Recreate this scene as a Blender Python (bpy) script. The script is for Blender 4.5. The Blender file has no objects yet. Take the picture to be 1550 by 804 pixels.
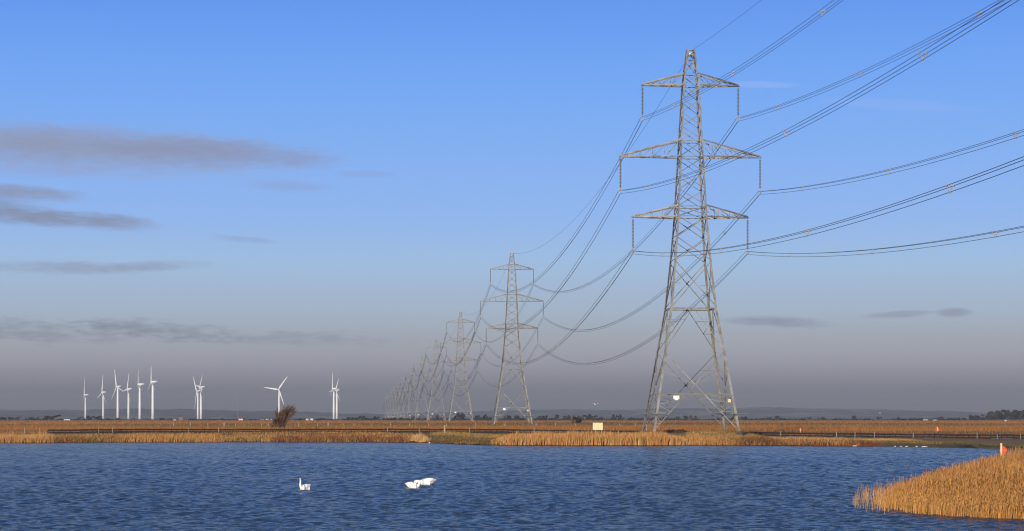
import bpy, math, random
import numpy as np
from mathutils import Vector, Matrix
random.seed(7)
rng = np.random.default_rng(7)
sc = bpy.context.scene
COL = sc.collection
R = math.radians

# ---------------------------------------------------------------- camera, sky, sun, exposure
FPX, HZ, CZ, CX = 3300.0, 633.0, 3.63, 775.0       # focal length and horizon in photo pixels, eye height above the water
cam_d = bpy.data.cameras.new('camera'); cam = bpy.data.objects.new('camera', cam_d); COL.objects.link(cam)
cam_d.sensor_width = 36.0; cam_d.lens = 36.0 * FPX / 1550.0
cam_d.shift_y = (HZ - 402.0) / 1550.0
cam_d.clip_start = 0.5; cam_d.clip_end = 80000.0
cam.location = (0, 0, CZ); cam.rotation_euler = (R(90), 0, 0)
sc.camera = cam
sc.view_settings.view_transform = 'Standard'; sc.view_settings.look = 'None'
sc.cycles.use_denoising = True; sc.cycles.denoiser = 'OPENIMAGEDENOISE'; sc.cycles.denoising_input_passes = 'RGB_ALBEDO_NORMAL'; sc.cycles.denoising_prefilter = 'ACCURATE'; sc.cycles.filter_width = 1.2
sc.view_settings.exposure = 0.0; sc.view_settings.gamma = 1.0

SUN_AZ, SUN_EL = R(-158), R(14)                     # compass from +Y towards +X: behind the camera, to the left
sd = Vector((math.sin(SUN_AZ) * math.cos(SUN_EL), math.cos(SUN_AZ) * math.cos(SUN_EL), math.sin(SUN_EL)))
sun_d = bpy.data.lights.new('sun', 'SUN'); sun_d.energy = 4.6; sun_d.angle = R(0.5); sun_d.color = (1.0, 0.87, 0.70)
sun = bpy.data.objects.new('sun', sun_d); COL.objects.link(sun)
sun.rotation_euler = sd.to_track_quat('Z', 'Y').to_euler()


def lin(r, g, b):
    f = lambda c: (c / 255 / 12.92) if c <= 10.3 else ((c / 255 + 0.055) / 1.055) ** 2.4
    return (f(r), f(g), f(b), 1.0)


def elev(y):
    return math.degrees(math.atan((HZ - y) / FPX))


def azel(x, y):
    u, v = (x - CX) / FPX, (HZ - y) / FPX
    return math.atan(u), math.atan(v / math.sqrt(1 + u * u))


class NT:
    """small helper for writing node trees"""
    def __init__(s, tree):
        s.t = tree
    def n(s, typ, ins=None, **kw):
        nd = s.t.nodes.new(typ)
        for k, v in kw.items(): setattr(nd, k, v)
        for k, v in (ins or {}).items():
            if isinstance(v, bpy.types.NodeSocket): s.t.links.new(v, nd.inputs[k])
            else: nd.inputs[k].default_value = v
        return nd
    def m(s, op, a, b=0.0, c=0.0, clamp=False):
        nd = s.n('ShaderNodeMath', {0: a, 1: b, 2: c}, operation=op); nd.use_clamp = clamp
        return nd.outputs[0]
    def mix(s, f, a, b, blend='MIX'):
        nd = s.n('ShaderNodeMix', {0: f, 6: a, 7: b}, data_type='RGBA', blend_type=blend)
        return nd.outputs[2]
    def ramp(s, f, stops, interp='LINEAR'):
        nd = s.n('ShaderNodeValToRGB', {0: f}); cr = nd.color_ramp; cr.interpolation = interp
        while len(cr.elements) > 1: cr.elements.remove(cr.elements[-1])
        for i, (p, c) in enumerate(stops):
            e = cr.elements[0] if i == 0 else cr.elements.new(p)
            e.position = p; e.color = c if len(c) == 4 else (*c, 1)
        return nd.outputs[0]
    def smooth(s, v, lo, hi, a=0.0, b=1.0):
        nd = s.n('ShaderNodeMapRange', {0: v, 1: lo, 2: hi, 3: a, 4: b}, interpolation_type='SMOOTHSTEP')
        return nd.outputs[0]
    def noise(s, vec, scale, detail=3, rough=0.55, dim='3D'):
        nd = s.n('ShaderNodeTexNoise', {'Scale': scale, 'Detail': detail, 'Roughness': rough}, noise_dimensions=dim)
        if vec is not None: s.t.links.new(vec, nd.inputs['Vector'])
        return nd.outputs[0]


world = bpy.data.worlds.new('World'); sc.world = world; world.use_nodes = True
wt = world.node_tree; wt.nodes.clear(); W = NT(wt)
tc = W.n('ShaderNodeTexCoord').outputs['Generated']
nrm = W.n('ShaderNodeVectorMath', {0: tc}, operation='NORMALIZE').outputs[0]
sep = W.n('ShaderNodeSeparateXYZ', {0: nrm})
EL = W.m('MULTIPLY', W.m('ARCSINE', sep.outputs[2]), 180 / math.pi)          # degrees
AZ = W.m('MULTIPLY', W.m('ARCTAN2', sep.outputs[0], sep.outputs[1]), 180 / math.pi)
sky = W.n('ShaderNodeTexSky', sky_type='NISHITA')
sky.sun_disc = False; sky.sun_elevation = SUN_EL; sky.sun_rotation = SUN_AZ
sky.dust_density = 2.0; sky.air_density = 1.0
nish = W.mix(1.0, sky.outputs[0], (0.08, 0.08, 0.08, 1), 'MULTIPLY')
# gradient of the clear winter sky by elevation (position = degrees / 90)
SKYSTOPS = [(0.0, (86, 88, 87)), (0.313, (86, 88, 87)), (0.747, (108, 110, 118)), (1.18, (150, 149, 163)), (1.614, (166, 168, 180)), (2.135, (170, 178, 191)), (2.828, (171, 190, 215)), (3.52, (168, 194, 227)), (4.039, (164, 199, 239)), (5.246, (147, 189, 253)), (7.475, (125, 178, 255)), (9.175, (109, 168, 255)), (10.691, (95, 154, 249)), (18, (86, 132, 208)), (35, (74, 114, 180)), (90, (58, 94, 155))]
grad = W.ramp(W.m('DIVIDE', EL, 90.0), [(e / 90, lin(*c)) for e, c in SKYSTOPS])
skycol = W.mix(0.12, grad, nish)
# clouds: flat winter streaks, each a soft ellipse in azimuth and elevation broken up by noise
cv = W.n('ShaderNodeCombineXYZ', {0: AZ, 1: W.m('MULTIPLY', EL, 4.5), 2: 0.0}).outputs[0]
cn1 = W.noise(cv, 0.55, 5, 0.6); cn2 = W.noise(cv, 2.2, 4, 0.6)
cn = W.m('ADD', W.m('MULTIPLY', W.m('SUBTRACT', cn1, 0.5), 1.0), W.m('MULTIPLY', W.m('SUBTRACT', cn2, 0.5), 0.55))


def cloud(base, x, y, rx, ry, col, op, slope=0.0, rough=1.0, soft=0.9, topsharp=1.0):
    a0, e0 = azel(x, y); a0 = math.degrees(a0); e0 = math.degrees(e0)
    ra = rx * 1.25 / FPX * 57.3; re = ry * 1.25 / FPX * 57.3
    da = W.m('SUBTRACT', AZ, a0)
    de = W.m('SUBTRACT', W.m('SUBTRACT', EL, e0), W.m('MULTIPLY', da, -slope))
    if topsharp != 1.0:
        up = W.m('MULTIPLY', W.m('MAXIMUM', de, 0.0), topsharp); dn = W.m('MINIMUM', de, 0.0)
        de = W.m('ADD', up, dn)
    q = W.m('ADD', W.m('POWER', W.m('ABSOLUTE', W.m('DIVIDE', da, ra)), 2.0), W.m('POWER', W.m('ABSOLUTE', W.m('DIVIDE', de, re)), 2.0))
    v = W.m('ADD', W.m('SUBTRACT', 1.0, q), W.m('MULTIPLY', cn, rough))
    f = W.m('MULTIPLY', W.smooth(v, 0.0, soft), op)
    return W.mix(f, base, lin(*col))


c = skycol
c = cloud(c, 130, 226, 350, 40, (155, 165, 200), 0.85, 0.03, 0.8, 1.7)
c = cloud(c, 110, 221, 310, 30, (143, 152, 178), 0.9, 0.03, 0.8, 1.4)
c = cloud(c, 330, 232, 180, 21, (140, 148, 180), 0.8, 0.04, 0.9, 1.5)
c = cloud(c, 60, 258, 150, 12, (152, 161, 202), 0.55, 0.0, 1.3, 1.6)
c = cloud(c, 15, 291, 105, 12, (140, 148, 176), 0.85, 0.05, 1.0, 1.3)
c = cloud(c, -20, 316, 130, 19, (132, 140, 165), 0.9, 0.10, 0.9, 1.3)
c = cloud(c, 130, 333, 110, 13, (134, 143, 168), 0.85, 0.06, 1.1, 1.3)
c = cloud(c, 90, 405, 140, 10, (146, 157, 183), 0.75, 0.0, 1.3, 1.4)
c = cloud(c, 240, 403, 85, 8, (146, 157, 183), 0.7, -0.05, 1.3, 1.4)
c = cloud(c, 365, 362, 50, 5, (140, 160, 196), 0.45, 0.06, 1.8, 1.3)
c = cloud(c, 440, 282, 70, 9, (140, 163, 212), 0.55, 0.05, 1.3, 1.3)
c = cloud(c, 550, 263, 45, 5, (140, 165, 215), 0.4, 0.0, 1.2)
c = cloud(c, 40, 500, 190, 17, (126, 135, 152), 0.6, 0.03, 2.6, 1.4)
c = cloud(c, 235, 501, 150, 15, (128, 137, 155), 0.55, 0.03, 3.0, 1.4)
c = cloud(c, 440, 512, 190, 12, (136, 144, 160), 0.5, 0.02, 3.0, 1.5)
c = cloud(c, 1178, 487, 80, 9, (134, 142, 163), 0.75, 0.04, 1.2, 1.3)
c = cloud(c, 1360, 476, 50, 5, (146, 153, 172), 0.6, -0.05, 0.8)
c = cloud(c, 1445, 473, 26, 7, (142, 149, 170), 0.7, 0.0, 0.7)
c = cloud(c, 1150, 128, 60, 5, (150, 186, 248), 0.5, 0.04, 0.8)
c = cloud(c, 1370, 160, 110, 9, (142, 181, 247), 0.5, 0.08, 0.9)
bg = W.n('ShaderNodeBackground', {'Color': c, 'Strength': 1.0})
W.n('ShaderNodeOutputWorld', {'Surface': bg.outputs[0]})

# ---------------------------------------------------------------- helpers
def tag(o, label=None, cat=None, group=None, kind=None):
    if label: o['label'] = label
    if cat: o['category'] = cat
    if group: o['group'] = group
    if kind: o['kind'] = kind
    return o


def empty(name, loc, rz=0.0):
    o = bpy.data.objects.new(name, None); COL.objects.link(o)
    o.location = loc; o.rotation_euler = (0, 0, rz); o.empty_display_size = 0.2
    return o


def link(name, me, parent=None):
    o = bpy.data.objects.new(name, me); COL.objects.link(o)
    if parent is not None: o.parent = parent
    return o


def mesh_np(name, V, F, mat=None, smooth=False, attrs=None):
    """V (n,3), F (m,k) with k = 3 or 4"""
    V = np.asarray(V, np.float32); F = np.asarray(F, np.int32); k = F.shape[1]
    me = bpy.data.meshes.new(name)
    me.vertices.add(len(V)); me.vertices.foreach_set('co', V.ravel())
    me.loops.add(F.size); me.loops.foreach_set('vertex_index', F.ravel())
    me.polygons.add(len(F)); me.polygons.foreach_set('loop_start', np.arange(0, F.size, k, dtype=np.int32))
    me.polygons.foreach_set('loop_total', np.full(len(F), k, np.int32))
    if smooth: me.polygons.foreach_set('use_smooth', np.ones(len(F), bool))
    for an, av in (attrs or {}).items():
        av = np.asarray(av, np.float32)
        if av.ndim == 1:
            a = me.attributes.new(an, 'FLOAT', 'POINT'); a.data.foreach_set('value', av)
        else:
            a = me.attributes.new(an, 'FLOAT_COLOR', 'POINT')
            a.data.foreach_set('color', np.hstack([av[:, :3], np.ones((len(av), 1), np.float32)]).ravel().astype(np.float32))
    me.update(calc_edges=True); me.validate()
    if mat: me.materials.append(mat)
    return me


class MB:
    """collects solids into one mesh"""
    def __init__(s): s.v = []; s.f = []
    def add(s, vs, fs):
        b = len(s.v); s.v += [tuple(p) for p in vs]; s.f += [tuple(i + b for i in f) for f in fs]
    def box(s, c, d, M=None):
        x, y, z = d[0] / 2, d[1] / 2, d[2] / 2
        vs = [Vector((sx * x, sy * y, sz * z)) for sz in (-1, 1) for sx, sy in ((-1, -1), (1, -1), (1, 1), (-1, 1))]
        if M: vs = [M @ p for p in vs]
        s.add([p + Vector(c) for p in vs], [(3, 2, 1, 0), (4, 5, 6, 7), (0, 1, 5, 4), (1, 2, 6, 5), (2, 3, 7, 6), (3, 0, 4, 7)])
    def bar(s, p, q, w, w2=None):
        p, q = Vector(p), Vector(q); z = (q - p)
        if z.length < 1e-6: return
        z.normalize(); a = Vector((0, 0, 1)) if abs(z.z) < 0.9 else Vector((1, 0, 0))
        x = z.cross(a).normalized(); y = z.cross(x); w2 = w if w2 is None else w2
        h, g = w / 2, w2 / 2
        vs = [p + x * sx * h + y * sy * h for sx, sy in ((-1, -1), (1, -1), (1, 1), (-1, 1))] + \
             [q + x * sx * g + y * sy * g for sx, sy in ((-1, -1), (1, -1), (1, 1), (-1, 1))]
        s.add(vs, [(3, 2, 1, 0), (4, 5, 6, 7), (0, 1, 5, 4), (1, 2, 6, 5), (2, 3, 7, 6), (3, 0, 4, 7)])
    def tube(s, pts, rad, n=8, caps=True):
        pts = [Vector(p) for p in pts]; rad = rad if hasattr(rad, '__len__') else [rad] * len(pts)
        b = len(s.v)
        for i, p in enumerate(pts):
            t = (pts[min(i + 1, len(pts) - 1)] - pts[max(i - 1, 0)]).normalized()
            a = Vector((0, 0, 1)) if abs(t.z) < 0.95 else Vector((1, 0, 0))
            x = t.cross(a).normalized(); y = x.cross(t)
            for k in range(n):
                an = 2 * math.pi * k / n
                s.v.append(tuple(p + (x * math.cos(an) + y * math.sin(an)) * rad[i]))
        for i in range(len(pts) - 1):
            for k in range(n):
                s.f.append((b + i * n + k, b + i * n + (k + 1) % n, b + (i + 1) * n + (k + 1) % n, b + (i + 1) * n + k))
        if caps:
            s.f.append(tuple(b + k for k in range(n - 1, -1, -1))); e = b + (len(pts) - 1) * n
            s.f.append(tuple(e + k for k in range(n)))
    def mesh(s, name, mat, smooth=False):
        me = bpy.data.meshes.new(name); me.from_pydata(s.v, [], s.f); me.update()
        if smooth: me.polygons.foreach_set('use_smooth', [True] * len(me.polygons))
        me.materials.append(mat); return me
    def build(s, name, mat, parent=None, smooth=False):
        return link(name, s.mesh(name, mat, smooth), parent)


def copy_tree(o, parent=None):
    kids = list(o.children)
    c = o.copy(); COL.objects.link(c); c.parent = parent
    for ch in kids: copy_tree(ch, c)
    return c


def wpt(x, y, Z):
    """the point at distance Z seen at photo pixel x, y"""
    return Vector(((x - CX) * Z / FPX, Z, CZ - (y - HZ) * Z / FPX))


def hash2(ix, iy, seed):
    h = (ix.astype(np.int64) * 374761393 + iy.astype(np.int64) * 668265263 + seed * 974711) & 0x7fffffff
    h = ((h ^ (h >> 13)) * 1274126177) & 0x7fffffff
    return ((h ^ (h >> 16)) & 0xffff) / 65535.0


def vnoise(x, y, seed=0):
    x = np.asarray(x, float); y = np.asarray(y, float)
    ix, iy = np.floor(x), np.floor(y); fx, fy = x - ix, y - iy
    fx = fx * fx * (3 - 2 * fx); fy = fy * fy * (3 - 2 * fy)
    a, b = hash2(ix, iy, seed), hash2(ix + 1, iy, seed); c_, d_ = hash2(ix, iy + 1, seed), hash2(ix + 1, iy + 1, seed)
    return (a * (1 - fx) + b * fx) * (1 - fy) + (c_ * (1 - fx) + d_ * fx) * fy


def fbm(x, y, seed=0, o=4):
    s = 0; a = 0.5
    for i in range(o):
        s = s + a * vnoise(np.asarray(x) * 2 ** i, np.asarray(y) * 2 ** i, seed + i); a *= 0.5
    return s / (1 - 0.5 ** o)


def make_mat(name, col, rough=0.7, metal=0.0, var=0.12, scale=3.0, spec=0.4, bump=0.0, dirt=None):
    m = bpy.data.materials.new(name); m.use_nodes = True; T = NT(m.node_tree)
    bs = m.node_tree.nodes['Principled BSDF']
    g = T.n('ShaderNodeNewGeometry'); pos = g.outputs['Position']
    n1 = T.noise(pos, scale, 4, 0.6)
    a = tuple(max(0, v * (1 - var)) for v in col) + (1,); b = tuple(v * (1 + var) for v in col) + (1,)
    cc = T.mix(T.smooth(n1, 0.3, 0.7), a, b)
    if dirt:
        n2 = T.noise(pos, scale * 0.37, 5, 0.7)
        cc = T.mix(T.smooth(n2, 0.5, 0.72, 0.0, dirt[1]), cc, (*dirt[0], 1))
    m.node_tree.links.new(cc, bs.inputs['Base Color'])
    bs.inputs['Roughness'].default_value = rough; bs.inputs['Metallic'].default_value = metal
    bs.inputs['Specular IOR Level'].default_value = spec
    if bump:
        bp = T.n('ShaderNodeBump', {'Strength': bump, 'Distance': 0.02, 'Height': n1})
        m.node_tree.links.new(bp.outputs[0], bs.inputs['Normal'])
    return m


def tint_mat(name, rough=0.85, trans=0.0):
    """colour comes from the mesh attribute 'tint': every blade has its own"""
    m = bpy.data.materials.new(name); m.use_nodes = True; T = NT(m.node_tree)
    bs = m.node_tree.nodes['Principled BSDF']
    at = T.n('ShaderNodeAttribute', attribute_name='tint')
    m.node_tree.links.new(at.outputs['Color'], bs.inputs['Base Color'])
    bs.inputs['Roughness'].default_value = rough; bs.inputs['Specular IOR Level'].default_value = 0.15
    return m


# ---------------------------------------------------------------- the setting: ground, water, hills
def poly_fn(pts):
    """piecewise linear function of X from (pixel x, Z) points"""
    P = sorted(((x - CX) * Z / FPX, Z) for x, Z in pts)
    xs = np.array([p[0] for p in P]); zs = np.array([p[1] for p in P])
    return lambda X: np.interp(X, xs, zs)


WK = CZ * FPX
shoreY = poly_fn([(x, WK / (y - HZ)) for x, y in ((-900, 672), (-200, 671.3), (0, 670.6), (200, 669.6), (400, 669.2), (560, 669.2), (620, 669.8),
          (680, 672), (745, 674.2), (860, 674.6), (1000, 674.4), (1130, 674.2), (1250, 675.3), (1400, 676.6), (1480, 678.5), (1550, 682), (1700, 690), (2400, 720))])
RAILP = [(-900, 657.5, 345), (-50, 657, 345), (80, 655.6, 346), (200, 654.6, 350), (400, 654.8, 350), (600, 654.4, 350), (750, 655.0, 345),
         (900, 657, 338), (1000, 658, 334), (1120, 659.6, 328), (1300, 661.8, 318), (1550, 664.4, 305), (1700, 666.3, 298), (2400, 672, 285)]
railY = poly_fn([(x, Z) for x, y, Z in RAILP])
_rx = np.array([(x - CX) * Z / FPX for x, y, Z in RAILP]); _rz = np.array([CZ - (y - HZ) * Z / FPX for x, y, Z in RAILP])
railZ = lambda X: np.interp(X, _rx, _rz)
P1 = np.array([26.1, 319.0]); SPAN = np.array([-26.1, 394.0])
GZ = 1.54                                           # field level above the water


def ground_z(X, Y):
    X = np.asarray(X, float); Y = np.asarray(Y, float)
    d = Y - shoreY(X); rd = np.maximum(railY(X) - shoreY(X), 12.0); rz = railZ(X)
    z = np.where(d < 0, np.maximum(-1.1, d * 0.07), 0)
    t1 = np.clip(d / 2.5, 0, 1); t2 = np.clip((d - 2.5) / (rd - 8.0 - 2.5), 0, 1)
    bank = 0.42 * t1 + (rz - 0.47) * t2
    z = np.where(d >= 0, bank, z)
    t3 = np.clip((d - rd - 12) / 26, 0, 1); t3 = t3 * t3 * (3 - 2 * t3)
    z = z + (d >= 0) * (GZ - rz + 0.05) * t3
    r2 = ((X - P1[0]) / 9.5) ** 2 + ((Y - P1[1]) / 9.0) ** 2
    z = z + np.where(d > 1, np.exp(-r2 ** 2) * np.maximum(0, GZ - z), 0)
    z = z + np.where((d > 1) & (Y < 700), (fbm(X * 0.25, Y * 0.25, 3) - 0.5) * 0.16, 0)
    # the near bank that the camera stands on
    nb = np.clip((58 - Y) / 40, 0, 1); z = np.maximum(z, -1.1 + 3.3 * nb * nb * (3 - 2 * nb))
    # the foreground reed bed grows from a low mud spit
    z = np.maximum(z, -0.6 + 0.68 * spit(X, Y))
    return z


# outline of the foreground reed bed on the water, as (X, Y)
BEDPX = [(1302, 766), (1330, 770), (1380, 777), (1450, 783), (1550, 786), (1800, 790), (1800, 690), (1600, 694), (1520, 703), (1475, 716), (1420, 730), (1365, 745), (1320, 757)]
BED = np.array([[(x - CX) * (WK / (y - HZ)) / FPX, WK / (y - HZ)] for x, y in BEDPX])


def in_bed(X, Y):
    X = np.asarray(X, float); Y = np.asarray(Y, float); c_ = np.zeros(np.broadcast(X, Y).shape, bool); n = len(BED)
    for i in range(n):
        x1, y1 = BED[i]; x2, y2 = BED[(i + 1) % n]
        cond = ((y1 > Y) != (y2 > Y)) & (X < (x2 - x1) * (Y - y1) / (y2 - y1 + 1e-9) + x1)
        c_ ^= cond
    return c_


def bed_dist(X, Y):
    X = np.asarray(X, float); Y = np.asarray(Y, float); d = np.full(np.broadcast(X, Y).shape, 1e9); n = len(BED)
    for i in range(n):
        a, b = BED[i], BED[(i + 1) % n]; e = b - a
        t = np.clip(((X - a[0]) * e[0] + (Y - a[1]) * e[1]) / (e @ e), 0, 1)
        d = np.minimum(d, np.hypot(X - a[0] - t * e[0], Y - a[1] - t * e[1]))
    return d


def spit(X, Y):
    return np.where(in_bed(X, Y), np.clip(0.72 + bed_dist(X, Y) * 0.04, 0, 1.2), np.clip(0.72 - bed_dist(X, Y) * 0.35, 0, 1))


def steps(*segs):
    out = []
    for a, b, s in segs: out += list(np.arange(a, b, s))
    return np.array(out + [segs[-1][1]])


gy = steps((-250, 60, 20), (60, 240, 4), (240, 400, 1.0), (400, 700, 10), (700, 3000, 80), (3000, 12500, 500))
gx = steps((-6500, -900, 400), (-900, -140, 40), (-140, 140, 2), (140, 900, 40), (900, 6500, 400))
GX, GY = np.meshgrid(gx, gy); GZv = ground_z(GX, GY)
nx, ny = len(gx), len(gy)
idx = np.arange(nx * ny).reshape(ny, nx)
quads = np.stack([idx[:-1, :-1], idx[:-1, 1:], idx[1:, 1:], idx[1:, :-1]], -1).reshape(-1, 4)
gd = (GY - shoreY(GX)).ravel()

gm = bpy.data.materials.new('ground_earth'); gm.use_nodes = True; T = NT(gm.node_tree); bs = gm.node_tree.nodes['Principled BSDF']
pos = T.n('ShaderNodeNewGeometry').outputs['Position']; sp = T.n('ShaderNodeSeparateXYZ', {0: pos})
dd = T.n('ShaderNodeAttribute', attribute_name='shore').outputs['Fac']
stretch = T.n('ShaderNodeVectorMath', {0: pos, 1: (0.012, 0.05, 0.05)}, operation='MULTIPLY').outputs[0]
nA = T.noise(stretch, 1.0, 5, 0.6); nB = T.noise(pos, 0.35, 5, 0.65); nC = T.noise(pos, 2.5, 3, 0.6)
dw = T.m('ADD', dd, T.m('MULTIPLY', T.m('SUBTRACT', nA, 0.5), T.m('MULTIPLY', dd, 0.35)))
lg = T.m('DIVIDE', T.m('LOGARITHM', T.m('MAXIMUM', dw, 1.0), 10.0), 4.2)
L = lambda d: math.log10(max(d, 1.0)) / 4.2
base = T.ramp(lg, [(0.0, (0.045, 0.030, 0.018)), (L(2.5), (0.10, 0.06, 0.028)), (L(6), (0.14, 0.115, 0.045)), (L(14), (0.19, 0.14, 0.055)),
                   (L(26), (0.25, 0.155, 0.065)), (L(60), (0.33, 0.17, 0.065)), (L(160), (0.33, 0.175, 0.07)), (L(205), (0.17, 0.14, 0.055)),
                   (L(330), (0.12, 0.105, 0.045)), (L(430), (0.27, 0.15, 0.06)), (L(900), (0.25, 0.135, 0.055)), (L(1500), (0.16, 0.11, 0.05)), (L(2300), (0.06, 0.06, 0.035)), (1.0, (0.05, 0.055, 0.035))])
c1 = T.mix(T.smooth(nB, 0.35, 0.7, 0.0, 0.55), base, (0.10, 0.075, 0.03, 1))
c1 = T.mix(T.smooth(nA, 0.5, 0.7, 0.0, 0.45), c1, (0.30, 0.20, 0.09, 1))
c1 = T.mix(T.smooth(nC, 0.4, 0.7, 0.0, 0.3), c1, (0.06, 0.045, 0.022, 1))
gm.node_tree.links.new(c1, bs.inputs['Base Color']); bs.inputs['Roughness'].default_value = 0.95; bs.inputs['Specular IOR Level'].default_value = 0.1
bp = T.n('ShaderNodeBump', {'Strength': 0.6, 'Distance': 0.15, 'Height': nC}); gm.node_tree.links.new(bp.outputs[0], bs.inputs['Normal'])
ground = link('ground', mesh_np('ground', np.stack([GX.ravel(), GY.ravel(), GZv.ravel()], 1), quads, gm, True, {'shore': gd}))
tag(ground, 'flat marsh of dry brown grass reaching to the horizon', kind='structure')

WAVE = 0.040
# water: a rippled sheet, real wavelets in the part the camera sees, flat further out
wm = bpy.data.materials.new('lake_water'); wm.use_nodes = True; T = NT(wm.node_tree); bs = wm.node_tree.nodes['Principled BSDF']
pos = T.n('ShaderNodeNewGeometry').outputs['Position']
pw = T.n('ShaderNodeVectorMath', {0: pos, 1: (0.6, 1.0, 1.0)}, operation='MULTIPLY').outputs[0]
w1 = T.noise(pw, 5.5, 3, 0.6); w2 = T.noise(pw, 1.7, 3, 0.6)
hgt = T.m('ADD', T.m('MULTIPLY', w1, 0.45), w2)
bp = T.n('ShaderNodeBump', {'Strength': 0.9, 'Distance': 0.30, 'Height': hgt})
wm.node_tree.links.new(bp.outputs[0], bs.inputs['Normal'])
bs.inputs['Base Color'].default_value = (0.020, 0.036, 0.054, 1); bs.inputs['Specular IOR Level'].default_value = 0.185; bs.inputs['Roughness'].default_value = 0.12; bs.inputs['IOR'].default_value = 1.333
# columns fan out with distance so that the wavelets are as fine near the camera as far away
us = np.concatenate([[-8.0, -2.0, -0.6, -0.36], np.linspace(-0.26, 0.26, 500), [0.36, 0.6, 2.0, 8.0]])
ws = np.concatenate([[30.0, 45.0, 56.0], np.exp(np.linspace(math.log(64), math.log(338), 1000)), [355.0, 380.0]])
WU, WY = np.meshgrid(us, ws); WX = WU * WY
wz = np.zeros(WX.shape); amp = np.clip((0.30 - np.abs(WU)) / 0.04, 0, 1) * np.clip((WY - 56) / 8, 0, 1) * np.clip((350 - WY) / 15, 0, 1)
gust = 0.65 + 0.7 * fbm(WX * 0.02, WY * 0.045, 31, 3)
wr = np.random.default_rng(21)
for lam in np.geomspace(0.28, 1.35, 54):
    th = wr.normal(math.radians(82), 0.85); kx, ky = math.cos(th), math.sin(th); kk = 2 * math.pi / lam
    lim = np.clip(1.6 - 0.0040 * WY / lam, 0, 1)              # waves finer than the mesh are left to the bump
    ph = kk * (WX * kx + WY * ky) + wr.uniform(0, 6.28) + 2.2 * fbm(WX * 0.3 / lam ** 0.5, WY * 0.3 / lam ** 0.5, int(lam * 50), 2)
    wz += lim * (WAVE * (0.6 / lam) ** 0.45 / kk) * np.sin(ph)
wz = wz * amp * gust * (0.78 + 0.85 * np.clip((WY - 75) / 200, 0, 1))
i2 = np.arange(WX.size).reshape(WX.shape)
q2 = np.stack([i2[:-1, :-1], i2[:-1, 1:], i2[1:, 1:], i2[1:, :-1]], -1).reshape(-1, 4)
water = link('water', mesh_np('water', np.stack([WX.ravel(), WY.ravel(), wz.ravel()], 1), q2, wm, True))
tag(water, 'dark blue rippled lake filling the foreground', kind='structure')


# far hills: rounded ridges with fields and woods
def hill_mat(name, a, b, cdark):
    m = bpy.data.materials.new(name); m.use_nodes = True; T = NT(m.node_tree); bs = m.node_tree.nodes['Principled BSDF']
    pos = T.n('ShaderNodeNewGeometry').outputs['Position']
    pv = T.n('ShaderNodeVectorMath', {0: pos, 1: (0.0032, 0.0032, 0.028)}, operation='MULTIPLY').outputs[0]
    vo = T.n('ShaderNodeTexVoronoi', {'Vector': pv, 'Scale': 1.0}); s3 = T.n('ShaderNodeSeparateColor', {0: vo.outputs['Color']})
    cc = T.mix(T.smooth(s3.outputs[0], 0.3, 0.7), a, b); nn = T.noise(pv, 3.0, 4, 0.6)
    cc = T.mix(T.smooth(nn, 0.46, 0.56), cc, cdark)
    m.node_tree.links.new(cc, bs.inputs['Base Color']); bs.inputs['Roughness'].default_value = 0.95; bs.inputs['Specular IOR Level'].default_value = 0.05
    return m


hm = hill_mat('hill_fields', (0.045, 0.055, 0.03, 1), (0.17, 0.145, 0.075, 1), (0.012, 0.015, 0.012, 1))


def hill(name, Z, depth, prof, seed, label, bump=3.2):
    px = np.array([p[0] for p in prof]); py = np.array([p[1] for p in prof])
    xs = np.arange(-400, 1951, 5.0); ys = np.interp(xs, px, py)
    top = CZ + (HZ - ys) * Z / FPX
    top = top + (fbm(xs * 0.02, xs * 0 + seed, seed) - 0.5) * 9 + (fbm(xs * 0.11, xs * 0 + 3.3, seed + 9) - 0.5) * bump * 2
    rows = []
    for k, (fy, fz) in enumerate(((-1.0, 0.0), (-0.7, 0.3), (-0.4, 0.68), (-0.15, 0.92), (0.0, 1.0), (0.5, 0.7), (1.2, 0.0))):
        Y = Z + fy * depth + (fbm(xs * 0.015, xs * 0 + k, seed + 20) - 0.5) * depth * 0.25
        zz = np.where(fz > 0, GZ - 1.5 + fz * (top - GZ + 1.5), GZ - 3)
        rows.append(np.stack([(xs - CX) * Z / FPX, Y, zz], 1))
    V = np.concatenate(rows); n = len(xs); I = np.arange(len(V)).reshape(-1, n)
    q = np.stack([I[:-1, :-1], I[:-1, 1:], I[1:, 1:], I[1:, :-1]], -1).reshape(-1, 4)
    return tag(link(name, mesh_np(name, V, q, hm, True)), label, kind='structure')


hill('hills', 8600, 900, [(-400, 621), (0, 621), (90, 620.5), (200, 619), (260, 618.5), (330, 621), (420, 621.5), (520, 625), (640, 628), (760, 629), (2000, 631)], 5, 'low hazy wooded ridge behind the wind turbines')
hill('hills', 9600, 1000, [(-400, 631), (560, 630), (640, 625), (740, 622), (850, 620.5), (980, 620), (1090, 617.5), (1180, 617), (1250, 617.5), (1330, 620.5), (1400, 622), (1480, 624), (1560, 624), (2000, 625)], 11, 'long hazy ridge with pale fields behind the near pylon')

# the pale track behind the low barrier
xs = np.arange(-130, 131, 2.0)
tv = []
for off in (3.0, 6.0, 9.5):
    yy = railY(xs) + off + (vnoise(xs * 0.3, xs * 0 + off, 5) - 0.5) * 0.8
    tv.append(np.stack([xs, yy, ground_z(xs, yy) + 0.03], 1))
V = np.concatenate(tv); n = len(xs); I = np.arange(len(V)).reshape(-1, n)
track_m = make_mat('track_grit', (0.58, 0.52, 0.45), 0.95, var=0.25, scale=0.8)
tag(link('track', mesh_np('track', V, np.stack([I[:-1, :-1], I[:-1, 1:], I[1:, 1:], I[1:, :-1]], -1).reshape(-1, 4), track_m)), 'pale gritty track running behind the low dark barrier', kind='structure')

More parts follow.
